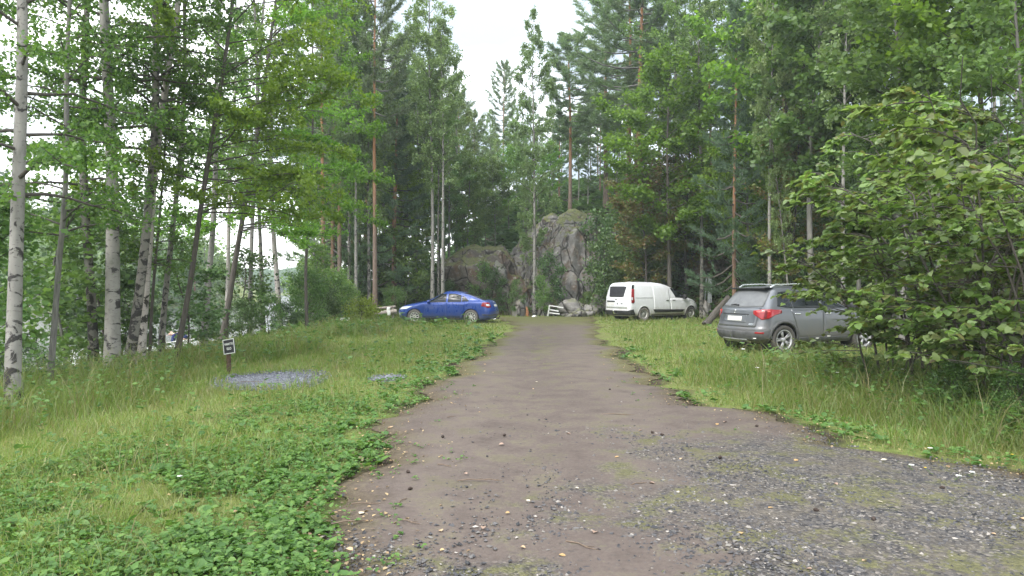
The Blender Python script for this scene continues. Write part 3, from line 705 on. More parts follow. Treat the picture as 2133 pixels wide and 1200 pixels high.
for sg in (1, -1):
    d1 = c.patch('door', blue, 'side', [(2.14, .30), (3.16, .30)], [(2.14, .935), (3.16, .915)], .005, side=sg)
    d2 = c.patch('door', blue, 'side', [(1.52, .30), (2.115, .30)], [(1.15, .955), (2.115, .937)], .005, side=sg)
    c.patch('window', M['glass'], 'side', [(2.17, .965), (2.5, .96), (2.98, .945)], [(2.17, 1.335), (2.42, 1.335), (2.93, 1.0)], .005, parent=d1, side=sg)
    c.patch('window', M['glass'], 'side', [(1.47, .985), (1.8, .975), (2.08, .97)], [(1.49, 1.27), (1.8, 1.34), (2.08, 1.345)], .005, parent=d2, side=sg)
    c.patch('quarter_window', M['glass'], 'side', [(1.12, 1.0), (1.3, .99), (1.44, .985)], [(1.14, 1.04), (1.3, 1.18), (1.44, 1.255)], .005, side=sg)
    handle(c, 2.32, .82, sg, blue, d1); handle(c, 1.42, .85, sg, blue, d2)
    c.patch('sill_trim', M['grey_plastic'], 'side', [(1.44, .225), (3.2, .225)], [(1.46, .275), (3.18, .275)], .012, side=sg)
    c.blob('mirror', blue, (2.93, sg * .96, .99), (.13, .22, .15))
    tl = c.patch('tail_light', M['red_lens'], 'corner', [(.50, .74), (.78, .72), (1.03, .79)], [(.48, .95), (.78, .965), (1.0, .95)], .006, side=sg)
    c.patch('reversing_lamp', M['clear_lens'], 'corner', [(.58, .80), (.8, .80)], [(.58, .88), (.8, .88)], .011, parent=tl, side=sg)
    c.patch('headlight', M['clear_lens'], 'corner', [(2.22, .66), (2.62, .62)], [(2.16, .79), (2.62, .75)], .006, side=sg)
    c.patch('fog_lamp', M['clear_lens'], 'corner', [(2.45, .40), (2.65, .40)], [(2.45, .48), (2.65, .48)], .006, side=sg)
    for wx in (1.03, 3.61):
        c.wheel(wx, .32, .775, .21, M['alloy_dust'], M['tyre_mud'], 9, sg)
c.patch('grille', M['black_plastic'], 'front', [(-.36, .56), (.36, .56)], [(-.42, .68), (.42, .68)])
c.patch('number_plate', M['plate'], 'rear', [(-.25, .76), (.25, .76)], [(-.25, .86), (.25, .86)], .008)
c.patch('badge', M['chrome'], 'rear', [(-.05, .93), (.05, .93)], [(-.05, .985), (.05, .985)], .008)
c.patch('bumper_trim', M['grey_plastic'], 'corner', [(0, .40), (.6, .38), (1.02, .40)], [(0, .44), (.6, .42), (1.02, .44)], .012, side=1)
c.patch('bumper_trim', M['grey_plastic'], 'corner', [(0, .40), (.6, .38), (1.02, .40)], [(0, .44), (.6, .42), (1.02, .44)], .012, side=-1)
mb = MB(); mb.tube([(.3, 0, .24), (-.06, 0, .24), (-.1, 0, .34)], [.025, .025, .022], 10); mb.build('tow_bar', M['dark_metal'], c.root)
mb = MB(); mb.tube([(.4, .45, .22), (-.02, .45, .22)], .03, 12); mb.build('exhaust', M['chrome'], c.root)
mb = MB(); mb.tube([(1.75, 0, 1.45), (1.66, 0, 1.53)], [.02, .004], 6); mb.build('aerial', M['black_plastic'], c.root)
c.place(X_of(981, 29.6), 29.6, -80, (1.03, .8)); c.root.location.z -= .06
# ---- white van
c = Car('parked_van', [
 (.24, .12, 4.68, .82, .3, .6), (.34, .03, 4.78, .89, .3, .7), (.50, .0, 4.82, .91, .28, .75), (.70, .005, 4.81, .917, .28, .8), (.86, .012, 4.72, .917, .28, .8),
 (.98, .016, 4.52, .912, .28, .75), (1.07, .02, 4.18, .905, .27, .65), (1.15, .03, 3.90, .895, .27, .55), (1.24, .045, 3.72, .88, .27, .5), (1.40, .08, 3.42, .85, .27, .5),
 (1.55, .115, 3.12, .815, .27, .55), (1.66, .15, 2.86, .785, .27, .6), (1.74, .20, 2.60, .74, .28, .6), (1.79, .27, 2.35, .68, .3, .55), (1.825, .42, 2.05, .56, .25, .4), (1.845, .8, 1.7, .3, .12, .14)],
 4.2, 2.5, 'white panel van with dusty flanks parked nose first beside the leaning birch', 'van')
white = paint('white van paint', (.74, .75, .78), (.34, .30, .26), .22, .82, .75, 0, .35)
WH = [(.96, .325), (4.02, .325)]
c.body(white, WH, .375)
tg = c.patch('tailgate', white, 'rear', [(-.76, .60), (.76, .60)], [(-.66, 1.73), (.66, 1.73)], .006)
c.patch('rear_window', M['van_glass'], 'rear', [(-.52, 1.16), (-.40, 1.13), (.40, 1.13), (.52, 1.16)], [(-.60, 1.62), (-.4, 1.64), (.4, 1.64), (.60, 1.62)], .012, parent=tg)
c.patch('badge', M['chrome'], 'rear', [(-.08, 1.0), (.08, 1.0)], [(-.06, 1.06), (.06, 1.06)], .014, parent=tg)
c.patch('number_plate', M['plate'], 'rear', [(.12, .75), (.62, .75)], [(.12, .87), (.62, .87)], .016, parent=tg)
c.patch('handle', M['black_plastic'], 'rear', [(.08, .895), (.66, .895)], [(.10, .96), (.66, .96)], .03, parent=tg)
c.patch('sticker', M['grey_plastic'], 'rear', [(-.13, .78), (-.06, .78)], [(-.13, .86), (-.06, .86)], .01, parent=tg)
c.patch('sticker', M['glass'], 'rear', [(-.46, .80), (-.33, .80)], [(-.46, .84), (-.33, .84)], .01, parent=tg)
bp = c.patch('bumper', M['black_plastic'], 'corner', [(0, .30), (.5, .30), (1.02, .30)], [(0, .50), (.5, .50), (1.0, .56)], .03, side=1)
bp = c.patch('bumper', M['black_plastic'], 'corner', [(0, .30), (.5, .30), (1.02, .30)], [(0, .50), (.5, .50), (1.0, .56)], .03, side=-1)
c.patch('windscreen', M['glass'], 'front', [(-.72, 1.18), (.72, 1.18)], [(-.60, 1.68), (.60, 1.68)])
for sg in (1, -1):
    d1 = c.patch('door', white, 'side', [(2.68, .33), (3.55, .33), (3.6, .55)], [(2.62, 1.06), (3.3, 1.05), (3.95, 1.0)], .006, side=sg)
    d2 = c.patch('sliding_door', white, 'side', [(1.6, .33), (2.64, .33)], [(1.55, 1.72), (2.55, 1.69)], .006, side=sg)
    c.patch('window', M['glass'], 'side', [(2.98, 1.10), (3.3, 1.085), (3.62, 1.07), (3.80, 1.06)], [(2.66, 1.56), (2.95, 1.545), (3.28, 1.36), (3.76, 1.10)], .006, parent=d1, side=sg)
    handle(c, 2.84, .97, sg, M['black_plastic'], d1); handle(c, 2.42, .97, sg, M['black_plastic'], d2)
    c.patch('side_moulding', M['black_plastic'], 'side', [(1.62, .40), (3.42, .40)], [(1.52, .55), (3.55, .52)], .02, side=sg)
    c.patch('door_rail', M['grey_plastic'], 'side', [(.42, 1.085), (1.5, 1.085)], [(.42, 1.10), (1.5, 1.10)], .007, side=sg)
    c.patch('sill_dirt', M['tyre_mud'], 'side', [(1.45, .255), (3.5, .255)], [(1.45, .32), (3.5, .32)], .006, side=sg)
    c.blob('mirror', M['black_plastic'], (3.46, sg * 1.02, 1.14), (.16, .22, .24))
    tl = c.patch('tail_light', M['red_lens'], 'corner', [(.86, .86), (1.0, .84), (1.015, .9)], [(.86, 1.50), (.95, 1.52), (1.012, 1.5)], .012, side=sg)
    c.patch('lens_cap', M['glass'], 'corner', [(.86, 1.50), (.95, 1.50), (1.0, 1.50)], [(.88, 1.70), (.95, 1.70), (1.0, 1.70)], .010, parent=tl, side=sg)
    c.patch('reversing_lamp', M['clear_lens'], 'corner', [(.88, 1.0), (.99, 1.0)], [(.88, 1.12), (.99, 1.12)], .018, parent=tl, side=sg)
    c.patch('headlight', M['clear_lens'], 'corner', [(2.15, .86), (2.5, .78)], [(2.02, 1.04), (2.4, .93)], .008, side=sg)
    for wx in (.96, 4.02):
        c.wheel(wx, .325, .80, .21, M['steel'], M['tyre_mud'] if wx < 2 else M['rubber'], 8, sg, 'steel', .62)
mb = MB(); mb.tube([(.3, 0, .36), (-.12, 0, .36), (-.17, 0, .47)], [.03, .03, .026], 10); mb.lathe([(0, -.035), (.03, -.02), (.035, 0), (.03, .02), (0, .035)], 12, 'z', (-.17, 0, .49)); mb.build('tow_bar', M['chrome'], c.root)
c.arch('arch_trim', white, .96, .325, .372, .43); c.arch('arch_trim', white, 4.02, .325, .372, .42)
c.place(X_of(1342, 31.6), 31.6, 59, (.96, -.9))
# ---- grey SUV
c = Car('parked_car', [
 (.26, .22, 3.95, .77, .4, .6), (.34, .06, 4.08, .84, .45, .7), (.46, .0, 4.15, .875, .45, .75), (.60, .0, 4.175, .885, .45, .8), (.66, .035, 4.175, .887, .45, .8), (.80, .07, 4.16, .887, .45, .8),
 (.92, .085, 4.10, .882, .45, .8), (1.0, .095, 3.92, .872, .45, .7), (1.06, .12, 3.45, .86, .42, .6), (1.10, .17, 3.08, .835, .42, .5), (1.2, .25, 2.86, .79, .42, .5),
 (1.33, .35, 2.60, .735, .42, .5), (1.46, .45, 2.32, .68, .42, .5), (1.53, .50, 2.14, .64, .42, .5), (1.57, .55, 2.0, .58, .4, .5), (1.60, .72, 1.8, .46, .3, .4), (1.615, 1.05, 1.6, .25, .15, .15)],
 2.6, 2.5, 'dusty grey compact SUV with red tail lights half hidden behind the hazel bush', 'car')
grey = paint('grey metallic paint', (.105, .115, .13), (.18, .16, .145), .25, .95, .6, .35, .3)
WH = [(.79, .345), (3.29, .345)]
c.body(grey, WH, .40)
hatch = c.patch('tailgate', grey, 'rear', [(-.66, .64), (.66, .64)], [(-.70, 1.09), (.70, 1.09)], .007)
rw = c.patch('rear_window', M['glass_dusty'], 'rear', [(-.70, 1.12), (-.3, 1.10), (.3, 1.10), (.70, 1.12)], [(-.60, 1.47), (-.3, 1.49), (.3, 1.49), (.60, 1.47)], .008)
mb = MB(); p = c.rear(np.array([-.02, .1, .28]), np.array([1.15, 1.165, 1.15])); p[:, 0] -= .03
mb.tube(p, [.022, .018, .008], 6); mb.build('wiper', M['black_plastic'], c.root)
c.patch('plate_recess', grey, 'rear', [(-.40, .74), (.40, .74)], [(-.40, .93), (.40, .93)], .010, parent=hatch)
c.patch('number_plate', M['plate'], 'rear', [(-.25, .775), (.25, .775)], [(-.25, .885), (.25, .885)], .016, parent=hatch)
c.patch('trim_strip', M['black_plastic'], 'rear', [(-.46, .93), (.46, .93)], [(-.46, .95), (.46, .95)], .016, parent=hatch)
mb = MB()  # chrome badge: two interlocked angular hooks
q = np.array([(.035, 1.035), (-.03, 1.035), (-.03, 1.008), (.03, 1.0), (.03, .972), (-.035, .972)])
p = c.rear(q[:, 0], q[:, 1]); p[:, 0] -= .016; mb.tube(p, .009, 5); mb.build('badge', M['chrome'], hatch)
for zz in (.69, .715): c.patch('nameplate', M['chrome'], 'rear', [(-.60, zz), (-.48, zz)], [(-.60, zz + .012), (-.48, zz + .012)], .011, parent=hatch)
for sg in (1, -1):
    c.patch('bumper', M['grey_plastic'], 'corner', [(0, .33), (.5, .33), (1.0, .38)], [(0, .54), (.6, .54), (.88, .60)], .016, side=sg)
    c.patch('skid_plate', M['alloy'], 'corner', [(0, .285), (.3, .285)], [(0, .36), (.26, .36)], .03, side=sg)
    c.patch('reflector', M['red_lens'], 'corner', [(.50, .50), (.74, .50)], [(.50, .535), (.74, .535)], .026, side=sg)
    tl = c.patch('tail_light', M['red_lens'], 'corner', [(.38, .95), (.60, .82), (.82, .85), (1.06, .97)], [(.38, 1.03), (.62, 1.06), (.85, 1.065), (1.07, 1.05)], .010, side=sg)
    c.patch('lens_strip', plain('pale red lens', (.62, .10, .09), .12, coat=.6), 'corner', [(.46, .99), (.84, 1.0)], [(.46, 1.02), (.84, 1.03)], .014, parent=tl, side=sg)
    c.patch('lens_divider', plain('dark red lens', (.12, .006, .008), .2), 'corner', [(.66, .86), (.74, .86)], [(.68, 1.04), (.76, 1.04)], .016, parent=tl, side=sg)
    d2 = c.patch('door', grey, 'side', [(1.26, .36), (1.98, .36)], [(1.0, 1.06), (1.98, 1.06)], .006, side=sg)
    d1 = c.patch('door', grey, 'side', [(2.0, .36), (2.86, .36)], [(2.0, 1.06), (2.98, 1.05)], .006, side=sg)
    c.patch('quarter_window', M['glass'], 'side', [(.62, 1.135), (.9, 1.10), (1.08, 1.095)], [(.76, 1.46), (.9, 1.475), (1.06, 1.49)], .006, side=sg)
    c.patch('window', M['glass'], 'side', [(1.10, 1.095), (1.96, 1.09)], [(1.08, 1.49), (1.96, 1.50)], .006, parent=d2, side=sg)
    c.patch('window', M['glass'], 'side', [(2.0, 1.09), (2.4, 1.09), (2.86, 1.09)], [(2.0, 1.50), (2.24, 1.47), (2.80, 1.13)], .006, parent=d1, side=sg)
    handle(c, 1.18, .955, sg, M['chrome'], d2); handle(c, 2.12, .955, sg, M['chrome'], d1)
    c.patch('sill_trim', M['grey_plastic'], 'side', [(1.2, .29), (2.9, .29)], [(1.22, .40), (2.88, .40)], .014, side=sg)
    c.blob('mirror', M['black_plastic'], (2.78, sg * .98, 1.13), (.15, .22, .17))
    p = np.array([(.66, .545, 1.575), (.8, .56, 1.645), (1.4, .575, 1.665), (2.0, .56, 1.635), (2.15, .54, 1.58)]); p[:, 1] *= sg
    mb = MB(); mb.tube(p, .02, 8); mb.build('roof_rail', M['chrome'], c.root)
    c.patch('headlight', M['clear_lens'], 'corner', [(2.2, .80), (2.55, .78)], [(2.15, .95), (2.5, .92)], .008, side=sg)
    for wx in (.79, 3.29):
        c.wheel(wx, .345, .775, .215, M['alloy'], M['rubber'], 5, sg, 'twin', .7)
for wx in (.79, 3.29): c.arch('arch_trim', M['grey_plastic'], wx, .345, .395, .465, .018)
c.patch('windscreen', M['glass'], 'front', [(-.66, 1.12), (.66, 1.12)], [(-.54, 1.53), (.54, 1.53)])
mb = MB(); th = np.linspace(-.6, .6, 15)
mb.grid(np.stack([np.stack([.50 + .10 * th ** 2 + dx, th, np.full(15, zz)], -1) for dx, zz in ((.2, 1.575), (-.06, 1.575), (-.09, 1.56), (-.07, 1.535), (.02, 1.53))], 1))
mb.build('spoiler', M['black_plastic'], c.root)
mb = MB(); mb.tube([(.30, -.3, .28), (-.03, -.3, .27)], .03, 10); mb.build('exhaust', M['dark_metal'], c.root)
c.place(X_of(1633, 15.8), 15.8, 69, (.79, -.86))
# ------------------------------------------------------------------ trees
def rnd_dirs(n, up=0.0):
    v = rng.standard_normal((n, 3)); v[:, 2] += up
    return v / (np.linalg.norm(v, axis=1)[:, None] + 1e-9)
def leaf4(Pc, S, asp=.72, up=.6, D=None):
    n = len(Pc); Nn = rnd_dirs(n, up)
    if D is None: D = rnd_dirs(n)
    T = D - Nn * np.sum(D * Nn, 1)[:, None]; T /= np.linalg.norm(T, axis=1)[:, None] + 1e-9
    B = np.cross(Nn, T); s = S[:, None]
    V = np.stack([Pc - T * s * .5, Pc + B * s * asp * .5 + Nn * s * .1 - T * s * .06, Pc + T * s * .5, Pc - B * s * asp * .5 + Nn * s * .1 - T * s * .06], 1)
    Q = np.arange(n * 4).reshape(n, 4)
    return V.reshape(-1, 3), Q
def pathlerp(path, t):
    path = np.asarray(path); x = t * (len(path) - 1); i = int(min(x, len(path) - 2)); f = x - i
    return path[i] * (1 - f) + path[i + 1] * f
def wig_path(h, n=10, amp=.12, lean=(0, 0)):
    t = np.linspace(0, 1, n); a, b = rng.uniform(0, 6, 2)
    return np.stack([lean[0] * t ** 1.3 + amp * np.sin(t * 5 + a) * t, lean[1] * t ** 1.3 + amp * np.sin(t * 4.3 + b) * t, h * t], -1)
def flare(path, r0, r1):
    t = np.linspace(0, 1, len(path)); return r0 * (1 - t) + r1 * t + r0 * .35 * np.exp(-t * len(path) * 1.6)
def broad_crown(path, r0, r1, lo, hi, nb, L, shape, rise, droop, sec, hang, nleaf, ls, limb_mat=1, skew=None, gauss=.07, trunk=None, az_bias=None, up=.5, asp=.75):
    """limbs into the trunk builder, leaves into a crown builder"""
    tb = trunk; segA, segB, wts = [], [], []
    az = rng.uniform(0, 6.28)
    for i in range(nb):
        t = lo + (hi - lo) * ((i + rng.uniform(.1, .9)) / nb) ** (skew or 1.0)
        p0 = pathlerp(path, t); az += 2.39996 + rng.uniform(-.5, .5)
        a = az if az_bias is None or rng.random() > az_bias[1] else az_bias[0] + rng.uniform(-.9, .9)
        rel = (t - lo) / (hi - lo); ln = L * shape(rel) * rng.uniform(.65, 1.15)
        if ln < .1: continue
        el = rise[0] + (rise[1] - rise[0]) * rel + rng.uniform(-.2, .2)
        d = np.array([math.cos(a) * math.cos(el), math.sin(a) * math.cos(el), math.sin(el)])
        s = np.linspace(0, 1, 6)[:, None]
        side = np.array([-math.sin(a), math.cos(a), 0]) * rng.uniform(-.25, .25) * ln
        pts = p0 + d * ln * s + np.array([0, 0, -1]) * droop * ln * s ** 2 + side * s ** 2 + .03 * ln * rng.standard_normal((6, 3)) * s
        rb = min(.34 * (r0 * (1 - t) + r1 * t) + .004, .012 + .011 * ln)
        if tb is not None: tb.tube(pts, np.linspace(rb, rb * .25, 6), 5, mat=limb_mat, cap=False)
        for j in range(sec):
            q = .25 + .75 * (j + rng.random()) / sec
            b0 = pathlerp(pts, q); sa = a + rng.choice([-1, 1]) * rng.uniform(.4, 1.2)
            sl = ln * .38 * (1.15 - .6 * q) * rng.uniform(.6, 1.3)
            se = el * .5 + rng.uniform(-.35, .35)
            b1 = b0 + sl * np.array([math.cos(sa) * math.cos(se), math.sin(sa) * math.cos(se), math.sin(se)])
            segA.append(b0); segB.append(b1); wts.append(sl)
            if hang > 0 and rng.random() < .75:
                hl = hang * rng.uniform(.4, 1.2)
                b2 = b1 + np.array([rng.uniform(-.12, .12), rng.uniform(-.12, .12), -1]) * hl
                segA.append(b1); segB.append(b2); wts.append(hl * 1.1)
            if tb is not None and j % 2 == 0: tb.tube([b0, b1], [rb * .3, rb * .12], 3, mat=limb_mat, cap=False)
        segA.append(pts[3]); segB.append(pts[5]); wts.append(ln * .3)
    A, B, w = np.array(segA), np.array(segB), np.array(wts)
    w = w * np.exp(.8 * rng.standard_normal(len(w)))
    idx = rng.choice(len(A), nleaf, p=w / w.sum()); q = rng.random((nleaf, 1))
    Pc = A[idx] * (1 - q) + B[idx] * q + gauss * rng.standard_normal((nleaf, 3))
    S = ls * rng.uniform(.65, 1.25, nleaf)
    return leaf4(Pc, S, asp, up)
def ov(rel): return .35 + .75 * math.sin(PI * min(1, rel * .95 + .08)) ** .8 if rel < .92 else .35
def cone(rel): return 1.05 - .85 * rel
def tree_obj(name, tb, cb, tmats, cmats, label=None, cat='tree', group=None, loc=(0, 0, 0)):
    r = empty(name, loc, 0, label, cat, group)
    tb.build('trunk', tmats, r); cb.build('crown', cmats, r)
    return r
def make_birch(h, r, lo, L, nl, ls, mats, leafm, hang=.45, name='birch_tree'):
    p = wig_path(h, 12, .15); tb = MB(); tb.tube(p, flare(p, r, .012), 8, wob=.03)
    V, Q = broad_crown(p, r, .012, lo, .985, 46, L, ov, (.75, 1.15), .30, 5, hang, nl, ls, trunk=tb)
    cb = MB(); cb.add(V, Q); return tree_obj(name, tb, cb, mats, leafm)
def needles(tips, dirs, per, ln, wd, spread=.9):
    n = len(tips) * per; P = np.repeat(tips, per, 0) + np.repeat(dirs, per, 0) * rng.uniform(-.22, .06, (n, 1)); D = np.repeat(dirs, per, 0) + spread * rng.standard_normal((n, 3)); D[:, 2] += .25
    D /= np.linalg.norm(D, axis=1)[:, None]
    W = np.cross(D, rnd_dirs(n)); W /= np.linalg.norm(W, axis=1)[:, None] + 1e-9
    l = ln * rng.uniform(.6, 1.25, (n, 1))
    V = np.stack([P - W * wd * .5, P + W * wd * .5, P + D * l + W * wd * .2, P + D * l - W * wd * .2], 1)
    return V.reshape(-1, 3), np.arange(n * 4).reshape(n, 4)
def make_pine(h, r, lo, L, nb, per, ln, wd, mats, leafm, shape=ov, rise=(-.1, .7), name='pine_tree', dead=6, sec=7):
    p = wig_path(h, 12, .12); tb = MB(); tb.tube(p, flare(p, r, .03), 9, wob=.03)
    tips, dirs = [], []
    az = 0
    for i in range(nb):
        t = lo + (.99 - lo) * (i + rng.random()) / nb; rel = (t - lo) / (1 - lo); az += 2.4 + rng.uniform(-.6, .6)
        l = L * shape(rel) * rng.uniform(.6, 1.2); el = rise[0] + (rise[1] - rise[0]) * rel + rng.uniform(-.15, .15)
        d = np.array([math.cos(az) * math.cos(el), math.sin(az) * math.cos(el), math.sin(el)]); s = np.linspace(0, 1, 5)[:, None]
        pts = pathlerp(p, t) + d * l * s + np.array([0, 0, 1]) * l * .18 * s ** 2 - np.array([0, 0, 1]) * l * .12 * np.sin(s * PI)
        rb = .018 + .014 * l; tb.tube(pts, np.linspace(rb, .008, 5), 5, mat=1, cap=False)
        for j in range(sec):
            q = .3 + .7 * (j + rng.random()) / sec; b0 = pathlerp(pts, q); sa = az + rng.uniform(-1.1, 1.1); sl = l * .3 * rng.uniform(.4, 1.2) * (1.2 - .6 * q)
            dd = np.array([math.cos(sa), math.sin(sa), rng.uniform(.0, .6)]); dd /= np.linalg.norm(dd)
            b1 = b0 + dd * sl
            if j % 3 == 0: tb.tube([b0, b1], [.01, .005], 3, mat=1, cap=False)
            for f in (.35, .7, 1.0): tips.append(b0 + (b1 - b0) * f + .06 * rng.standard_normal(3)); dirs.append(dd)
    for i in range(dead):
        t = rng.uniform(.12, max(.14, lo)); a = rng.uniform(0, 6.28); l = rng.uniform(.5, 1.6)
        d = np.array([math.cos(a), math.sin(a), rng.uniform(-.35, .2)]); p0 = pathlerp(p, t)
        tb.tube([p0, p0 + d * l * .6, p0 + d * l + np.array([0, 0, -.15])], [.016, .01, .004], 4, mat=1, cap=False)
    V, Q = needles(np.array(tips), np.array(dirs), per, ln, wd)
    cb = MB(); cb.add(V, Q); return tree_obj(name, tb, cb, mats, leafm)
BB = [M['bark_birch'], M['bark_dark']]; BR = [M['bark_birch_rough'], M['bark_dark']]; BP = [M['bark_birch_pale'], M['bark_dark']]
PB = [M['bark_pine'], M['bark_grey']]; PR = [M['bark_red'], M['bark_dark']]; DB = [M['bark_dark'], M['bark_dark']]; GB = [M['bark_grey'], M['bark_dark']]
PROTO = {
 'birch': [make_birch(16, .11, .22, 2.3, 19000, .105, BB, M['leaf_pale']), make_birch(16, .12, .25, 2.0, 19000, .105, BB, M['leaf_birch']), make_birch(15, .09, .30, 1.7, 12000, .105, BR, M['leaf_pale'])],
 'pine': [make_pine(18, .17, .36, 2.6, 62, 20, .23, .034, PB, M['needle'], sec=9), make_pine(17, .15, .45, 2.2, 54, 20, .23, .034, PB, M['needle'], sec=9)],
 'dpine': [make_pine(15, .14, .12, 2.7, 80, 17, .21, .032, PR, M['needle_dark'], cone, (-.25, .5), sec=7)],
 'hbirch': [make_birch(17, .10, .42, 2.0, 14000, .105, BB, M['leaf_pale']), make_birch(17, .10, .50, 1.9, 12000, .105, BR, M['leaf_birch'])],
 'broad': [], 'rust': [], 'sap': [], 'dead': []}
def make_broad(h, r, lo, L, nl, ls, leafm, bm, name='alder_tree', nb=40, rise=(.35, 1.0)):
    p = wig_path(h, 10, .2); tb = MB(); tb.tube(p, flare(p, r, .012), 7, wob=.04)
    V, Q = broad_crown(p, r, .012, lo, .98, nb, L, ov, rise, .15, 6, 0, nl, ls, trunk=tb, gauss=.11)
    cb = MB(); cb.add(V, Q); return tree_obj(name, tb, cb, bm, leafm)
PROTO['broad'] = [make_broad(10, .08, .30, 2.1, 15000, .13, M['leaf_bright'], DB), make_broad(10, .07, .38, 1.8, 12000, .13, M['leaf_birch'], GB)]
PROTO['rust'] = [make_broad(9, .07, .15, 1.9, 11000, .13, M['leaf_rust'], DB)]
PROTO['sap'] = [make_broad(3.2, .022, .15, .8, 2600, .10, M['leaf_birch'], GB, 'sapling', 22), make_broad(3, .02, .1, .9, 2600, .10, M['leaf_dark'], DB, 'sapling', 22)]
PROTO['bush'] = [make_broad(2.4, .025, .04, 1.25, 5200, .085, M['leaf_birch'], DB, 'bush', 30), make_broad(2.2, .025, .04, 1.2, 4600, .085, M['leaf_dark'], DB, 'bush', 28)]
PROTO['ybush'] = [make_broad(1.1, .02, .05, .75, 1800, .085, M['leaf_yellow'], DB, 'bush', 22)]
PH = {'hbirch': [17, 17], 'birch': [16, 16, 15], 'pine': [18, 17], 'dpine': [15], 'broad': [10, 10], 'rust': [9], 'sap': [3.2, 3.0], 'bush': [2.4, 2.2], 'ybush': [1.1]}
USED = {k: [False] * len(v) for k, v in PROTO.items()}
CNT = {k: 0 for k in PROTO}
def plant(kind, px, Y, h, label, cat='tree', group=None, lean=(0, 0), girth=1.0, v=None, z=None, X=None):
    i = CNT[kind] % len(PROTO[kind]) if v is None else v; CNT[kind] += 1
    o = PROTO[kind][i]
    if USED[kind][i]: o = copy_tree(o)
    USED[kind][i] = True
    x = X_of(px, Y) if X is None else X
    o.location = (x, Y, (zt(x, Y) if z is None else z) - .06)
    s = h / PH[kind][i]
    o.scale = (s * girth, s * girth, s)
    o.rotation_euler = (lean[0], lean[1], rng.uniform(0, 6.28))
    o['label'] = label; o['category'] = cat
    if group: o['group'] = group
    elif 'group' in o: del o['group']
    return o
# ------------------------------------------------------------------ left bank birches, each with its own bend
def custom(pp, Y, r, bm, leafm, L, crown_z, nleaf, ls, label, H=13.0, group=None, az_bias=None, nb=40, hang=.35, name='birch_tree', rise=(.25, 1.0), droop=.3, sec=6, skew=1.5):
    x0 = X_of(pp[0][0], Y); z0 = zt(x0, Y) - .08
    pts = [(x0, z0)] + [(X_of(a, Y), Z_of(b, Y)) for a, b in pp[1:]]
    pts = np.array(pts)
    sl = (pts[-1] - pts[max(0, len(pts) - 3)]); sl = sl / max(sl[1], .1)
    while pts[-1][1] < H: pts = np.vstack([pts, pts[-1] + sl * 1.2 * np.array([.8, 1])])
    zz = np.linspace(pts[0, 1], pts[-1, 1], 22)
    xs = np.interp(zz, pts[:, 1], pts[:, 0]); 
    for _ in range(2): xs[1:-1] = (xs[:-2] + 2 * xs[1:-1] + xs[2:]) / 4
    yo = .18 * np.sin(zz * .5 + rng.uniform(0, 6)) * (zz - zz[0]) / 6
    p = np.stack([xs - x0, yo, zz - z0], -1)
    tb = MB(); tb.tube(p, flare(p, r, .015), 12, wob=.025)
    lo = (crown_z - z0) / (zz[-1] - z0)
    V, Q = broad_crown(p, r, .015, lo, .97, nb, L, lambda q: .85 if q < .25 else 1.0 - .6 * q, rise, droop, sec, hang, nleaf, ls, trunk=tb, az_bias=az_bias, skew=skew, gauss=.06)
    cb = MB(); cb.add(V, Q)
    return tree_obj(name, tb, cb, bm, leafm, label, 'tree', group, (x0, Y, z0))
LB = 'birches along the lake bank'
custom([(28, 870), (29, 700), (31, 560), (30, 400), (30, 200), (30, 0)], 8.6, .09, BB, M['leaf_near'], 1.9, 2.6, 15000, .062, 'nearest stout birch at the left edge, with black blotched pale bark', group=LB)
custom([(102, 805), (108, 730), (115, 650), (125, 500), (140, 440), (146, 380), (150, 200), (160, 0)], 10.4, .045, GB, M['leaf_near'], 1.7, 2.3, 12000, .062, 'thin grey forked young tree beside the nearest stout birch', H=10, name='alder_tree', hang=.2)
custom([(196, 790), (193, 650), (184, 500), (180, 354), (183, 125), (184, 0)], 12.6, .085, BR, M['leaf_near'], 2.0, 3.4, 10000, .066, 'rough barked birch just left of the thickest white birch', group=LB)
custom([(234, 785), (233, 650), (229, 500), (231, 300), (226, 100), (230, 0)], 12.0, .128, BB, M['leaf_near'], 2.2, 4.0, 13000, .066, 'thickest white birch of the bank, with black diamond marks low on its trunk', group=LB)
custom([(264, 785), (282, 680), (290, 600), (300, 480), (306, 400), (321, 300), (326, 200), (331, 80), (334, 0)], 12.5, .09, BR, M['leaf_near'], 2.0, 4.6, 11000, .066, 'birch leaning right from the foot of the thickest birch, blotched all the way up', group=LB)
custom([(289, 782), (299, 650), (308, 540), (317, 462), (335, 283), (358, 167), (370, 83), (375, 0)], 12.9, .085, BP, M['leaf_near'], 1.9, 5.0, 9000, .066, 'smooth pale pinkish birch stem leaning right, crossing its blotched neighbour', group=LB)
custom([(311, 775), (316, 650), (322, 550), (330, 440), (335, 330)], 13.6, .032, DB, M['leaf_near'], 1.2, 2.0, 6000, .062, 'thin dark sapling between the leaning birches and the knobbly birch', H=6.5, name='sapling', hang=.1)
custom([(335, 768), (339, 660), (347, 587), (357, 483), (363, 400), (368, 350), (373, 290), (378, 160), (384, 0)], 14.2, .062, BR, M['leaf_near'], 1.8, 4.4, 9000, .070, 'knobbly dark and white birch standing in front of the pale stern of a boat', group=LB)
custom([(362, 785), (373, 700), (392, 633), (401, 558), (415, 483), (425, 400), (437, 367), (452, 270), (467, 187), (482, 83), (487, 0)], 13.2, .055, DB, M['leaf_bright'], 3.2, 3.0, 24000, .075, 'slanting dark stemmed alder with a broad bright green crown over the bank', H=12, az_bias=(.15, .55), nb=46, hang=.12, name='alder_tree', rise=(.2, .8), droop=.15)
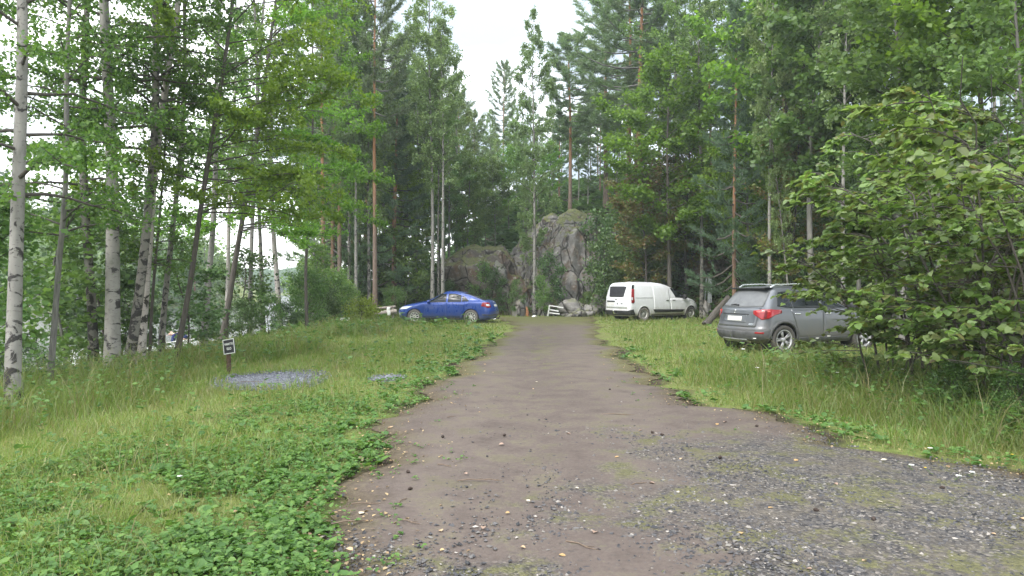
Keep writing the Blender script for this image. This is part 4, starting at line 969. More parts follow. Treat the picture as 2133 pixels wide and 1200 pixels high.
custom([(423, 752), (427, 650), (436, 546), (443, 462), (450, 375), (456, 250), (460, 100), (464, 0)], 18, .085, BB, M['leaf_birch'], 1.9, 4.8, 9000, .08, 'white birch standing left of the black sign, against the bright water', group=LB, H=15)
custom([(461, 720), (473, 650), (484, 567), (494, 500), (503, 458), (519, 375), (537, 292), (557, 200), (570, 80)], 19.5, .085, DB, M['leaf_bright'], 3.4, 3.2, 22000, .085, 'dark trunked tree leaning right just behind the black sign', H=14, az_bias=(.0, .45), hang=.15, name='alder_tree', rise=(.1, .8))
custom([(470, 700), (476, 600), (479, 500), (482, 350), (484, 150)], 22, .07, BP, M['leaf_birch'], 1.6, 5.8, 7000, .09, 'slim pale birch half hidden behind the dark leaning trunk by the sign', group=LB, H=15)
custom([(520, 700), (523, 600), (526, 500), (529, 350), (530, 150)], 23, .08, BB, M['leaf_birch'], 2.1, 4.6, 10000, .09, 'left birch of the pair rising from the bushes right of the black sign', group=LB, H=15)
custom([(548, 700), (545, 600), (540, 500), (538, 350), (545, 150)], 24, .08, BR, M['leaf_birch'], 2.1, 5.0, 10000, .09, 'right birch of the pair rising from the bushes right of the black sign', group=LB, H=15)
custom([(584, 695), (578, 600), (570, 500), (567, 346), (568, 150)], 25, .10, BP, M['leaf_near'], 2.4, 4.8, 12000, .09, 'pale birch bathed in the lake glare, above the small tilted card', group=LB, H=16)
custom([(640, 690), (636, 560), (642, 420), (650, 250), (655, 100)], 24, .06, DB, M['leaf_bright'], 3.0, 4.4, 18000, .09, 'bright leaved tree spreading over the gap where the lake shows', H=13, az_bias=(-.2, .3), hang=.15, name='alder_tree', rise=(.05, .7))
# overhanging limb tree out to the upper left (bright mass above the lawn)
# ------------------------------------------------------------------ middle left: pines and birches by the blue car
FG = 'pines beside the blue car'
plant('pine', 672, 33, 17, 'reddish pine trunk leftmost of the row left of the blue car', group=FG, v=0, girth=.8)
plant('dpine', 693, 36, 15, 'bushy dark pine standing second in the row left of the blue car', group=FG)
plant('pine', 708, 34, 17, 'slim pine between the bushy pine and the two white birches left of the blue car', group=FG, v=1, girth=.8)
BG = 'birches beside the blue car'
plant('hbirch', 727, 35, 17, 'grey white birch behind the small yellow green bush', group=BG, v=1, girth=.9)
plant('hbirch', 742, 34, 17, 'clean white birch standing next to the grey white birch by the yellow green bush', group=BG, v=0, girth=.9)
plant('birch', 769, 35, 15, 'knotty black and white birch at the end of the weathered log bench', group=BG, v=2, girth=1.1)
plant('pine', 781, 33.5, 19, 'tall straight reddish pine rising beside the knotty birch and log bench', group=FG, v=1, girth=.72)
plant('dpine', 822, 37, 13.5, 'dense dark blue green pine directly behind the blue bonnet', group=FG, girth=1.25)
plant('birch', 868, 40, 15, 'leafy birch crown behind the roof of the blue car', group=BG, v=0, girth=1.25)
plant('dpine', 765, 41, 15, 'dark pine filling the gap behind the knotty birch', group=FG, girth=1.1)
plant('hbirch', 900, 35.5, 18.5, 'left of the three white birch stems behind the blue car roof', group=BG, v=0)
plant('hbirch', 913, 37, 15.5, 'thin middle one of the three birch stems behind the blue car roof', group=BG, v=1, girth=.8)
plant('hbirch', 922, 35, 15.5, 'right, palest of the three birch stems behind the blue car roof', group=BG, v=0, girth=1.05)
plant('birch', 862, 44, 19, 'tall birch with a loose pale top above the dark pines', group=BG, v=1, girth=1.2)
plant('birch', 950, 44, 14.5, 'birch with a drooping top just left of the open sky', group=BG, v=0, girth=1.1)
plant('broad', 975, 43, 9.5, 'round bright green tree over the dark left ledge', v=1)
plant('pine', 990, 52, 11.5, 'feathery pine at the left edge of the open sky', v=0)
plant('broad', 1030, 46, 7.5, 'low leafy tree growing on top of the left ledge', v=1)
plant('pine', 1049, 62, 13.5, 'distant slim pine standing alone under the open sky', v=1, girth=.8)
plant('birch', 1113, 37.2, 16.6, 'birch growing right in front of the grey rock with a tall pale top', v=0, girth=.9)
plant('birch', 1096, 39.0, 9, 'thin birch just left of the one growing in front of the grey rock', v=2, girth=.8)
plant('pine', 1187, 47, 13.5, 'pine with orange upper trunk on top of the grey rock', v=1, girth=1.3)
plant('pine', 1262, 50, 17, 'tall pine with a spreading open crown right of the rock top', v=0, girth=1.2)
plant('pine', 1331, 41, 19, 'biggest dense pine with an orange trunk above the white van', v=0, girth=1.35)
plant('pine', 1310, 44, 17, 'full crowned pine close behind the biggest orange trunked pine', v=1, girth=1.4)
plant('broad', 1075, 58, 8, 'pale leafy tree far back on the slope above the rock', v=1)
plant('birch', 1150, 60, 10.5, 'small birch far back on the slope between the two rock pines', v=1)
plant('birch', 1230, 62, 11, 'small birch far back on the slope behind the spreading pine', v=2)
# ------------------------------------------------------------------ right: above the van and the grey car
RG = 'white birches behind the van and grey car'
plant('hbirch', 1461, 33.2, 18, 'white birch at the nose of the white van', group=RG, v=1, girth=.95)
plant('hbirch', 1604, 26, 17, 'straight white birch rising behind the rear roof of the grey car', group=RG, v=0, girth=.75)
plant('hbirch', 1757, 22.5, 16, 'white birch rising above the front of the grey car, beside the hazel leaves', group=RG, v=0, girth=.75)
plant('birch', 1650, 25.5, 10, 'thin birch slanting left, right of the straight white birch behind the grey car', group=RG, v=2, lean=(0, -.10), girth=.7)
plant('hbirch', 1685, 31, 17, 'dark blotched birch behind the smooth grey trunk over the grey car', group=RG, v=0)
plant('broad', 1694, 25, 15, 'smooth grey trunked tree rising behind the middle of the grey car', v=1, girth=1.2)
plant('hbirch', 1655, 34, 17, 'black and white birch deep in the wood, between the slanting birch and grey trunk', group=RG, v=1)
plant('hbirch', 1955, 21, 15, 'birch whose pale upper stem shows above the hazel bush', group=RG, v=0, girth=.9)
plant('hbirch', 2075, 20, 15, 'pale topped birch at the upper right corner behind the hazel', group=RG, v=1, girth=.9)
plant('hbirch', 1340, 37, 12, 'thin white stemmed birch behind the roof of the white van', group=RG, v=0, girth=.7)
plant('birch', 1410, 39, 20, 'tall birch with a hazy pale top right of the biggest pine', group=RG, v=1, girth=1.2)
plant('birch', 1530, 38, 20, 'tall pale topped birch above the gap between van and grey car', group=RG, v=0, girth=1.3)
plant('broad', 1395, 33.5, 13.5, 'bright green tree leaning over the white van', v=0, girth=1.2)
plant('rust', 1345, 34.5, 8.5, 'browning leaved small tree just above the white van roof', v=0, girth=1.2)
plant('rust', 1430, 35.5, 9.0, 'browning small tree behind the nose of the white van', v=0, girth=1.1)
plant('broad', 1560, 31.0, 10.5, 'fresh green broad tree with yellow tinged lower leaves behind the grey car', v=0, girth=1.0)
plant('broad', 1645, 29, 16.5, 'tall bright green tree above the grey car', v=0, girth=1.1)
plant('rust', 1655, 27, 8.5, 'rust tinged tree among the white birch stems behind the grey car', v=0)
plant('dpine', 1530, 28.5, 14, 'red brown stemmed pine behind the tailgate of the grey car', v=0, girth=.75)
plant('birch', 1830, 26, 17, 'pale birch crown rising behind the left half of the hazel bush', v=0, girth=1.3)
plant('broad', 1880, 17, 10.5, 'leafy tree closing the gap above the hazel bush', v=1, girth=1.2)
plant('broad', 2040, 16, 10.5, 'big leafy tree at the upper right behind the hazel', v=0, girth=1.2)
plant('broad', 2130, 13.5, 9, 'leafy tree at the right edge behind the hazel', v=1, girth=1.1)
plant('broad', 1790, 24, 11, 'mid green tree between the white birch and the hazel bush', v=1, girth=1.1)
plant('birch', 1865, 24, 17, 'feathery birch top above the middle of the hazel bush', v=1, girth=1.2)
plant('dpine', 1745, 31, 9, 'low dark pine filling the shade behind the middle of the grey car', v=0, girth=1.0)
plant('dpine', 1480, 36.5, 12, 'dark bushy pine in the shade between the van and grey car', v=0, girth=1.0)
# background crowd
bgA = [(640, 60), (700, 52), (735, 46), (790, 45), (815, 50), (845, 56), (900, 48), (925, 57), (955, 60), (670, 44), (760, 54)]
for j, (px, Y) in enumerate(bgA):
    plant(['birch', 'birch', 'pine'][j % 3], px, Y, rng.uniform(13, 17), 'tree crowded far back in the wood behind the blue car', group='trees far back behind the blue car')
bgB = [(1000, 66, 9), (1020, 74, 11), (1090, 70, 8), (1125, 76, 9.5), (1170, 66, 9), (1205, 74, 11), (1245, 70, 13), (1285, 60, 14)]
for j, (px, Y, h) in enumerate(bgB):
    plant(['pine', 'broad', 'pine', 'birch'][j % 4], px, Y, h * .8, 'slender tree far back on the slope above the grey rock', group='trees far back above the rock')
bgC = []
for j in range(46):
    Y = 34 + 34 * rng.random(); px = rng.uniform(1300, 2300)
    if hill_h(X_of(px, Y), Y) > 3 : bgC.append((px, Y))
for j, (px, Y) in enumerate(bgC):
    plant(['birch', 'hbirch', 'pine', 'broad', 'birch'][j % 5], px, Y, rng.uniform(12, 17) if j % 5 != 3 else rng.uniform(8, 11), 'forest tree deep in the wood up the right slope', group='forest trees up the right slope', girth=.9)
bgD = [(965, 50, 10, 'broad'), (985, 58, 13, 'birch'), (1010, 50, 8, 'broad'), (1035, 56, 10, 'birch'), (1060, 52, 8.5, 'broad'), (1090, 50, 8, 'broad'), (1120, 55, 9, 'birch'), (1145, 52, 7, 'broad'), (1165, 58, 10, 'dpine'), (1205, 56, 9, 'broad'), (1225, 52, 8, 'birch'), (1250, 56, 10, 'dpine'), (1280, 50, 9, 'broad'), (1290, 55, 12, 'birch'), (1020, 64, 13, 'birch'), (1105, 66, 12, 'birch'), (1070, 72, 13, 'birch')]
for j, (px, Y, h, kd) in enumerate(bgD):
    plant(kd, px, Y, h * .82, 'leafy tree in the green backdrop on the slope behind the rock and ledge', group='backdrop trees behind the rock and ledge')
bgE = [(655, 40, 14, 'birch'), (680, 42, 14, 'broad'), (720, 42, 16, 'birch'), (750, 38, 13, 'birch'), (800, 41, 17, 'birch'), (835, 43, 18, 'birch'), (880, 46, 16, 'birch'), (845, 40, 10, 'broad'), (915, 46, 15, 'birch'), (935, 42, 12.5, 'birch'), (700, 46, 15, 'birch'), (890, 50, 15, 'pine')]
for j, (px, Y, h, kd) in enumerate(bgE):
    plant(kd, px, Y, h, 'tree filling the dense wood just behind the blue car and its pines', group='dense wood behind the blue car')
# thin dark understorey poles
for j in range(36):
    tb = MB(); 
    Y = rng.uniform(27, 50); px = rng.uniform(1290, 1830); x = X_of(px, Y)
    if hill_h(x, Y) < 1.0: continue
    hh = rng.uniform(5, 11); p = wig_path(hh, 9, .18, (rng.uniform(-.5, .5), rng.uniform(-.3, .3)))
    tb.tube(p, flare(p, rng.uniform(.03, .07), .01), 6)
    for q in range(10):
        a = rng.uniform(0, 6.28); p0 = pathlerp(p, rng.uniform(.15, .8)); l = rng.uniform(.4, 1.2)
        tb.tube([p0, p0 + np.array([math.cos(a), math.sin(a), .15]) * l * .6, p0 + np.array([math.cos(a), math.sin(a), -.05]) * l], [.012, .008, .003], 3, mat=1, cap=False)
    o = empty('bare_tree', (x, Y, zt(x, Y) - .05), 0, 'thin bare dark trunk in the shade of the right wood', 'tree', 'thin bare trunks in the shaded wood')
    tb.build('trunk', [M['bark_dark'], M['bark_dark']], o)
# saplings and bushes
for px, Y, h, lb in [(1130, 36.2, 2.2, 'young leafy sapling at the foot of the grey rock, right of the front birch'), (1150, 37, 3.4, 'taller sapling against the middle of the grey rock'),
                     (1075, 36.8, 2.0, 'small sapling left of the birch in front of the rock'), (1262, 36.3, 4.2, 'broad leafed sapling between the grey rock and the white van'), (1285, 37, 3.6, 'second leafy sapling just behind the rear of the white van'),
                     (1250, 38.5, 4.6, 'dark leafy young tree at the right shoulder of the grey rock'), (1005, 38.6, 3.0, 'leafy young tree hanging over the dark left ledge'), (1035, 38.2, 2.6, 'green sapling in the hollow of the left ledge'),
                     (1640, 27, 3.0, 'sapling by the foot of the slanting birch behind the grey car'), (1395, 36, 2.4, 'sapling in the shade behind the middle of the white van'), (1560, 30, 3, 'sapling in the shade behind the tailgate of the grey car')]:
    plant('sap', px, Y, h, lb, 'sapling')
for px, Y, h, lb in [(2120, 7.3, .7, 'low leafy shrub at the road side foot of the right edge hazel'), (1990, 8.2, .7, 'low leafy shrub hiding the hazel stems behind the yellow plume'), (1800, 10.2, .5, 'low leafy shrub before the front wheel of the grey car'), (505, 21.5, 1.2, 'green bush right beside the dark leaning trunk'), (560, 22.5, 1.3, 'leafy bush below the pair of birches, right of the sign'), (598, 24, 1.0, 'bush at the water gap above the small tilted card'),
                     (640, 25.5, 2.1, 'wide bush right of the bright water gap'), (668, 27.5, 1.9, 'bush below the leftmost reddish pine'), (697, 30, 2.2, 'bush just left of the white name board'), (612, 28, .8, 'low bush at the lake edge behind the water gap'),
                     (720, 32, 1.8, 'dark bush behind the yellow green bush'), (430, 20.5, 1.2, 'small bush at the foot of the white birch left of the sign'),
                     (820, 34.5, 1.5, 'bush at the right end of the weathered log bench'), (60, 15.5, 1.15, 'bright leafy bush behind the nearest stout birch'), (150, 15.5, 1.2, 'leafy bush between the two left birches, before the boats'), (10, 12.5, .8, 'leafy bush at the left edge of the picture'),
                     (205, 13.5, .6, 'small bush at the foot of the rough barked birch'), (930, 39, 1.8, 'bush under the mossy brow of the left ledge'), (1225, 37.3, 1.2, 'green tuft bush on the boulders right of the grey rock')]:
    plant('bush', px, Y, h, lb, 'bush', v=0 if 1700 < px else None)
plant('ybush', 752, 27.0, 1.0, 'small rounded yellow green bush next to the white name board', 'bush', girth=1.15)
for j in range(17):
    px = 640 + 265 * (j + rng.random()) / 17; Y = rng.uniform(35, 42)
    plant('sap', px, Y, rng.uniform(2.2, 4.8), 'leafy sapling filling the forest edge behind the blue car', 'sapling', 'saplings at the forest edge behind the blue car', girth=1.25)
for j in range(30):
    px = 1290 + 560 * (j + rng.random()) / 30; x = None
    Y = np.interp(px, [1290, 1450, 1600, 1850], [36.5, 35, 28.5, 23]) + rng.uniform(0, 6)
    plant('sap', px, Y, rng.uniform(2.0, 5.0), 'leafy sapling in the shade behind the white van and grey car', 'sapling', 'saplings in the shade behind the van and grey car', girth=1.2)
for px, Y, h, lb in [(135, 12.5, 3.3, 'leafy sapling just right of the thin forked tree'), (212, 15, 3.6, 'leafy sapling between the rough barked birch and the thickest birch'),
                     (255, 15.5, 2.2, 'leafy sapling behind the gap right of the thickest birch'), (390, 17, 2.6, 'leafy sapling behind the slanting alder stem'), (-30, 9.5, 2.8, 'leafy sapling half outside the left edge'),
                     (500, 22.5, 3.0, 'leafy sapling between the dark trunk and the pair of birches'), (655, 28, 3.4, 'leafy sapling in front of the leftmost reddish pine')]:
    plant('sap', px, Y, h, lb, 'sapling', girth=1.3)
# ------------------------------------------------------------------ hazel bush on the right
def make_hazel(h, spread, nst, nleaf, ls, base=.75):
    tb = MB(); segA, segB = [], []
    for i in range(nst):
        a = i / nst * 2 * PI + rng.uniform(-.5, .5); L = h * rng.uniform(.75, 1.1); out = spread * rng.uniform(.5, 1.1)
        s = np.linspace(0, 1, 9)[:, None]; b0 = np.array([math.cos(a), math.sin(a), 0]) * base * rng.random()
        d = np.array([math.cos(a), math.sin(a), 0])
        pts = b0 + d * out * s ** 1.7 + np.array([0, 0, 1]) * L * (s - .22 * s ** 3) + .05 * rng.standard_normal((9, 3)) * s
        tb.tube(pts, np.linspace(rng.uniform(.012, .024), .005, 9), 7, wob=.04)
        for j in range(15):
            q = rng.uniform(.16, 1); p0 = pathlerp(pts, q); aa = a + rng.uniform(-1.7, 1.7); l = rng.uniform(.4, 1.15) * (1.15 - .5 * q)
            dd = np.array([math.cos(aa), math.sin(aa), rng.uniform(-.1, .45)]); e = p0 + dd * l; e2 = e + dd * l * .3 - np.array([0, 0, .10])
            tb.tube([p0, p0 + dd * l * .5 + [0, 0, .04], e, e2], [.008, .006, .004, .002], 4, cap=False)
            segA += [p0 + dd * l * .25, e]; segB += [e, e2]
            for _ in range(2):
                b = aa + rng.uniform(-1, 1); d2 = np.array([math.cos(b), math.sin(b), rng.uniform(-.2, .25)]); m = p0 + dd * l * rng.uniform(.3, .9)
                segA.append(m); segB.append(m + d2 * l * .45); tb.tube([m, m + d2 * l * .45], [.004, .002], 3, cap=False)
    A, B = np.array(segA), np.array(segB); idx = rng.integers(0, len(A), nleaf); q = rng.random((nleaf, 1))
    Pc = A[idx] * (1 - q) + B[idx] * q
    D = (B - A)[idx]; D /= np.linalg.norm(D, axis=1)[:, None] + 1e-9
    D = D + .9 * rng.standard_normal((nleaf, 3)); D[:, 2] = D[:, 2] * .35 - .15; D /= np.linalg.norm(D, axis=1)[:, None]
    U = np.tile([0, 0, 1.0], (nleaf, 1)) + .38 * rng.standard_normal((nleaf, 3)); U -= D * np.sum(U * D, 1)[:, None]; U /= np.linalg.norm(U, axis=1)[:, None]
    V, Q = leaf6(Pc, D, U, ls * rng.uniform(.6, 1.2, nleaf), .95, .14, .22)
    cb = MB(); cb.add(V, Q); return tree_obj('hazel_bush', tb, cb, [M['bark_dark']], M['leaf_hazel'])
HZ = [make_hazel(5.0, 1.85, 10, 5600, .102), make_hazel(4.5, 1.8, 9, 5000, .105), make_hazel(3.5, 1.6, 7, 3000, .112)]
used = [0, 0, 0]
for px, Y, h, v, lb in [(2070, 8.3, 1.0, 0, 'big hazel bush with several dark stems, its leaves in front of the grey car'), (2250, 7.2, 1.0, 1, 'hazel bush at the right edge nearest the road'), (1975, 9.7, 1.0, 1, 'hazel bush close against the front of the grey car'),
                        (2150, 10.5, 1.15, 0, 'tall hazel bush at the back of the thicket'), (1865, 10.2, .92, 2, 'low hazel reaching left over the windows of the grey car'), (2290, 9.5, 1.1, 0, 'hazel bush outermost on the right side of the thicket')]:
    o = HZ[v] if not used[v] else copy_tree(HZ[v]); used[v] = 1
    x = X_of(px, Y); o.location = (x, Y, zt(x, Y) - .04); o.scale = (1, 1, h) if v != 2 else (.9, .9, h); o.rotation_euler = (0, 0, rng.uniform(0, 6.28))
    tag(o, lb, 'bush', 'hazel thicket by the grey car')
# far shores
fa = rng.uniform(-1.0, -.34, 3000); fr = rng.uniform(97, 125, 3000); FX = np.sin(np.arctan(fa)) * fr; FY = np.cos(np.arctan(fa)) * fr; fz = terrain(FX, FY); ok = fz > -1.0
FX, FY, fz = FX[ok], FY[ok], fz[ok]; hh = rng.uniform(1.5, 8, len(FX)); n = 26
Pc = np.stack([np.repeat(FX, n) + .9 * rng.standard_normal(len(FX) * n), np.repeat(FY, n) + .9 * rng.standard_normal(len(FX) * n), np.repeat(fz, n) + np.repeat(hh, n) * rng.random(len(FX) * n)], -1)
V, Q = leaf4(Pc, rng.uniform(.3, .7, len(Pc)), .8, .3); mb = MB(); mb.add(V, Q)
tag(mb.build('shore_thicket', M['leaf_pale']), 'pale green thicket covering the bank on the far side of the bay', 'thicket', kind='stuff')
FS = 'trees on the far lake shore'
for j in range(30):
    a = -.86 + .42 * (j + rng.random()) / 30; Y = rng.uniform(90, 108)
    plant(['birch', 'broad', 'dpine', 'birch', 'broad'][j % 5], 0, Y, rng.uniform(9, 14) if j % 5 in (0, 2, 3) else rng.uniform(7, 10), 'hazy green tree on the near far-side bank of the lake', group=FS, X=a * Y, girth=1.6)
fa = rng.uniform(-.62, -.12, 9000); fr = rng.uniform(268, 360, 9000)
FX, FY = fa * fr * .95, fr
fz = terrain(FX, FY); ok = shore_d(FX, FY) < -6
FX, FY, fz = FX[ok], FY[ok], fz[ok]
hh = rng.uniform(2.5, 6, len(FX)); n = 14
Pc = np.stack([np.repeat(FX, n) + 1.3 * rng.standard_normal(len(FX) * n), np.repeat(FY, n) + 1.3 * rng.standard_normal(len(FX) * n), np.repeat(fz, n) + np.repeat(hh, n) * rng.random(len(FX) * n)], -1)
V, Q = leaf4(Pc, rng.uniform(.7, 1.6, len(Pc)), .8, .3); mb = MB(); mb.add(V, Q)
tag(mb.build('far_forest', M['leaf_dark']), 'dense forest covering the low hill across the lake', 'forest', kind='stuff')
# ------------------------------------------------------------------ rocks
def rock_mat(name, c0, c1, moss=.5, brown=.4):
    k = N(name); P = k.coord('Object'); W = k.pos()
    f = k.noise(W, .9, 6, .6); f2 = k.noise(W, 7, 6, .65); cr = k.voro(k.mapping(W, (1.0, 1.0, .55)), 1.1, 'Distance', 'DISTANCE_TO_EDGE')
    c = k.ramp(k.math('ADD', k.math('MULTIPLY', f, .55), k.math('MULTIPLY', f2, .45)), [(.3, c0), (.68, c1)])
    c = k.mix(k.math('MULTIPLY', k.ramp(k.noise(W, 1.6, 5), [(.5, 0), (.62, 1)]), brown), c, (.11, .065, .035))
    c = k.mix(k.ramp(k.noise(W, 3.2, 4), [(.58, 0), (.66, .55)]), c, (.38, .37, .34))
    c = k.mix(k.ramp(cr, [(0, .95), (.05, 0)]), c, (.016, .014, .012))
    gn = k.n('ShaderNodeNewGeometry').outputs['Normal']; s = k.n('ShaderNodeSeparateXYZ'); k.l(gn, s.inputs[0])
    mm = k.ramp(k.math('ADD', s.outputs[2], k.math('MULTIPLY', k.math('SUBTRACT', f2, .5), 1.2)), [(.50, 0), (.75, moss)])
    c = k.mix(mm, c, k.ramp(f2, [(.3, (.05, .065, .018)), (.7, (.16, .17, .06))]))
    return k.done(k.bsdf(c, .9, spec=.25, normal=k.bump(k.math('ADD', f2, k.math('MULTIPLY', k.ramp(cr, [(0, 0), (.06, 1)]), .6)), .8, .08)))
RK = rock_mat('grey granite', (.09, .085, .082), (.30, .285, .27), .9, .7)
RKD = rock_mat('dark earthy rock', (.05, .04, .034), (.19, .165, .145), .8, .75)
RKB = rock_mat('boulder granite', (.13, .125, .12), (.30, .285, .27), .5, .3)
from mathutils import noise as mn
def rock(name, px, Y, zc, size, seed, mat, label, nplanes=16, sub=5, rot=0.0, cat='rock', group=None, rough=.05):
    r = np.random.default_rng(seed)
    bm = bmesh.new(); bmesh.ops.create_icosphere(bm, subdivisions=sub, radius=1.0)
    pl = r.standard_normal((nplanes, 3)); pl /= np.linalg.norm(pl, axis=1)[:, None]; dd = r.uniform(.72, .98, nplanes)
    for v in bm.verts:
        u = np.array(v.co); u /= np.linalg.norm(u)
        q = pl @ u; m = q > .05
        rad = min(1.25, (dd[m] / q[m]).min()) if m.any() else 1.0
        rad = min(rad, 1.2)
        n1 = mn.fractal(Vector(u * 2.2 + seed), 1.0, 2.0, 6); n2 = abs(mn.noise(Vector(u * np.array([7, 7, 2.6]) + seed * 2))) - .6 * max(0, .12 - abs(mn.noise(Vector(u * np.array([3.1, 3.1, 1.4]) + seed * 3)))) / .12
        v.co = Vector(u * (rad + n1 * rough * 2.6 - n2 * rough * 1.6))
        v.co.x *= size[0]; v.co.y *= size[1]; v.co.z *= size[2]
    me = bpy.data.meshes.new(name); bm.to_mesh(me); bm.free(); me.materials.append(mat)
    me.polygons.foreach_set('use_smooth', np.ones(len(me.polygons), bool))
    try: me.set_sharp_from_angle(angle=math.radians(38))
    except Exception: pass
    o = bpy.data.objects.new(name, me); col.objects.link(o)
    o.location = (X_of(px, Y), Y, zc); o.rotation_euler = (0, 0, rot)
    return tag(o, label, cat, group)
rock('rock_outcrop', 1185, 40.2, 1.9, (2.6, 2.3, 3.9), 3, RK, 'tall steep grey rock face with a mossy brow behind the front birch', sub=6)
rock('rock_outcrop', 1245, 41.0, 2.6, (1.7, 2.0, 3.2), 8, RK, 'pale grooved shoulder of rock to the right of the tall grey face', sub=5)
rock('rock_ledge', 1020, 41.2, .9, (3.4, 2.6, 2.7), 12, RKD, 'long dark earthy rock ledge behind the tail of the blue car', sub=6)
rock('rock_ledge', 945, 41.8, .4, (2.2, 2.2, 2.0), 17, RKD, 'lower dark rock ledge sinking behind the three birch stems', sub=5)
rock('rock_slab', 1145, 45.5, 4.6, (1.5, 1.4, 1.6), 21, RK, 'slanting grey slab higher up the slope behind the rock brow', sub=5)
rock('rock_slab', 1040, 39.2, 2.3, (.55, .5, .8), 25, RKB, 'small pale pointed stone set in the dark ledge', sub=4)
rock('rock_outcrop', 1092, 41.0, 1.4, (2.0, 1.8, 2.9), 14, RK, 'mossy rock step between the tall grey face and the dark ledge', sub=6)
rock('rock_slab', 1215, 43.5, 4.2, (2.6, 2.2, 2.0), 27, RK, 'pale mossy rock back rising above the tall grey face', sub=5)
BO = 'boulders at the foot of the rock'
rock('boulder', 1192, 36.6, .35, (.75, .6, .62), 31, RKB, 'rounded pale boulder with a dark undercut below the tall rock face', sub=4, group=BO)
rock('boulder', 1226, 36.5, .18, (.55, .5, .55), 33, RKB, 'broken boulder right of the rounded pale one, half in grass', sub=4, group=BO)
rock('boulder', 1148, 37.2, .4, (.8, .6, .75), 35, RK, 'bluish boulder behind the broken white frame', sub=4, group=BO)
rock('boulder', 1083, 36.8, .35, (.42, .5, .8), 37, RKB, 'upright speckled boulder left of the front birch', sub=4, group=BO)
rock('boulder', 1200, 36.0, .05, (.5, .45, .38), 39, RKB, 'low flat boulder at the grass edge under the rounded pale boulder', sub=4, group=BO)
rock('boulder', 1248, 37.2, .5, (.6, .6, .8), 41, RKB, 'tall smooth boulder nearest the rear of the white van', sub=4, group=BO)
rock('boulder', 783, 31.5, .0, (.28, .25, .28), 43, RKB, 'small grey stone in front of the weathered log bench', sub=3)
rock('rock_ledge', 1590, 36.5, 2.2, (4.6, 2.5, 1.9), 51, RKD, 'mossy topped ledge running through the shaded wood behind the grey car', sub=5)
# ------------------------------------------------------------------ props
M['sign_black'] = plain('black sign face', (.010, .010, .014), .5)
M['sign_white'] = plain('white sign paint', (.68, .70, .64), .6)
M['post'] = plain('brown wooden post', (.075, .045, .028), .9, var=.4, scale=20)
M['wood_grey'] = plain('weathered grey wood', (.24, .21, .18), .9, var=.4, scale=14)
M['wood_white'] = plain('worn white painted wood', (.62, .62, .60), .7)
def text(s, name, size, mat, parent, loc, rot, bold=0.0):
    cu = bpy.data.curves.new(name, 'FONT'); cu.body = s; cu.size = size; cu.align_x = 'CENTER'; cu.align_y = 'CENTER'; cu.extrude = .001; cu.offset = bold
    t = bpy.data.objects.new(name, cu); col.objects.link(t)
    dg = bpy.context.evaluated_depsgraph_get(); me = bpy.data.meshes.new_from_object(t.evaluated_get(dg))
    bpy.data.objects.remove(t)
    o = bpy.data.objects.new(name, me); col.objects.link(o); me.materials.clear(); me.materials.append(mat)
    o.parent = parent; o.location = loc; o.rotation_euler = rot; return o
x = X_of(476, 12); s = empty('sign', (x, 12, zt(x, 12)), math.radians(-6), 'small black sign with white border and lettering on a short brown post', 'sign')
mb = MB(); mb.tube([(0, 0, -.1), (.005, 0, .2), (0, 0, .60)], [.043, .040, .038], 12, wob=.03); mb.build('post', M['post'], s)
zc = Z_of(721, 12) - zt(x, 12); xc = X_of(481.5, 12) - x
bd = MB(); bd.box((0, 0, 0), (.30, .018, .26)); b = bd.build('board', M['sign_black'], s, False); b.location = (xc, -.06, zc); b.rotation_euler = (0, math.radians(-9), math.radians(-24))
fr = MB()
for cx, cz, dx, dz in ((0, .124, .30, .012), (0, -.124, .30, .012), (-.1445, 0, .011, .236), (.1445, 0, .011, .236)): fr.box((cx, -.011, cz), (dx, .006, dz))
fr.build('border', M['sign_white'], b, False)
text('VARATTU', 'lettering', .052, M['sign_white'], b, (0, -.0105, .042), (PI / 2, 0, 0), .0012)
text('E2:O', 'lettering', .060, M['sign_white'], b, (0, -.0105, -.040), (PI / 2, 0, 0), .0012)
x = X_of(719, 26); s = empty('sign', (x, 26, zt(x, 26)), 0, 'small white name board with dark lettering low in the grass by the yellow green bush', 'sign')
mb = MB(); mb.box((0, .02, .1), (.035, .035, .62)); mb.build('post', M['wood_grey'], s, False)
zc = Z_of(665, 26) - zt(x, 26)
mb = MB(); mb.box((0, 0, zc), (.37, .02, .115)); b = mb.build('board', M['sign_white'], s, False)
text('A-LAITURI', 'lettering', .068, M['sign_black'], b, (0, -.0115, zc), (PI / 2, 0, 0), .001)
x = X_of(612, 20.5); s = empty('sign', (x, 20.5, zt(x, 20.5)), math.radians(15), 'small tilted blank card on a thin stick at the bushes right of the black sign', 'sign')
zc = Z_of(697, 20.5) - zt(x, 20.5)
mb = MB(); mb.tube([(.10, .01, -.1), (.0, .01, zc)], .011, 6); mb.build('stick', M['wood_grey'], s)
mb = MB(); mb.box((0, 0, 0), (.16, .008, .21)); b = mb.build('card', plain('faded card', (.42, .40, .37), .7), s, False); b.location = (0, -.01, zc); b.rotation_euler = (0, math.radians(32), 0)
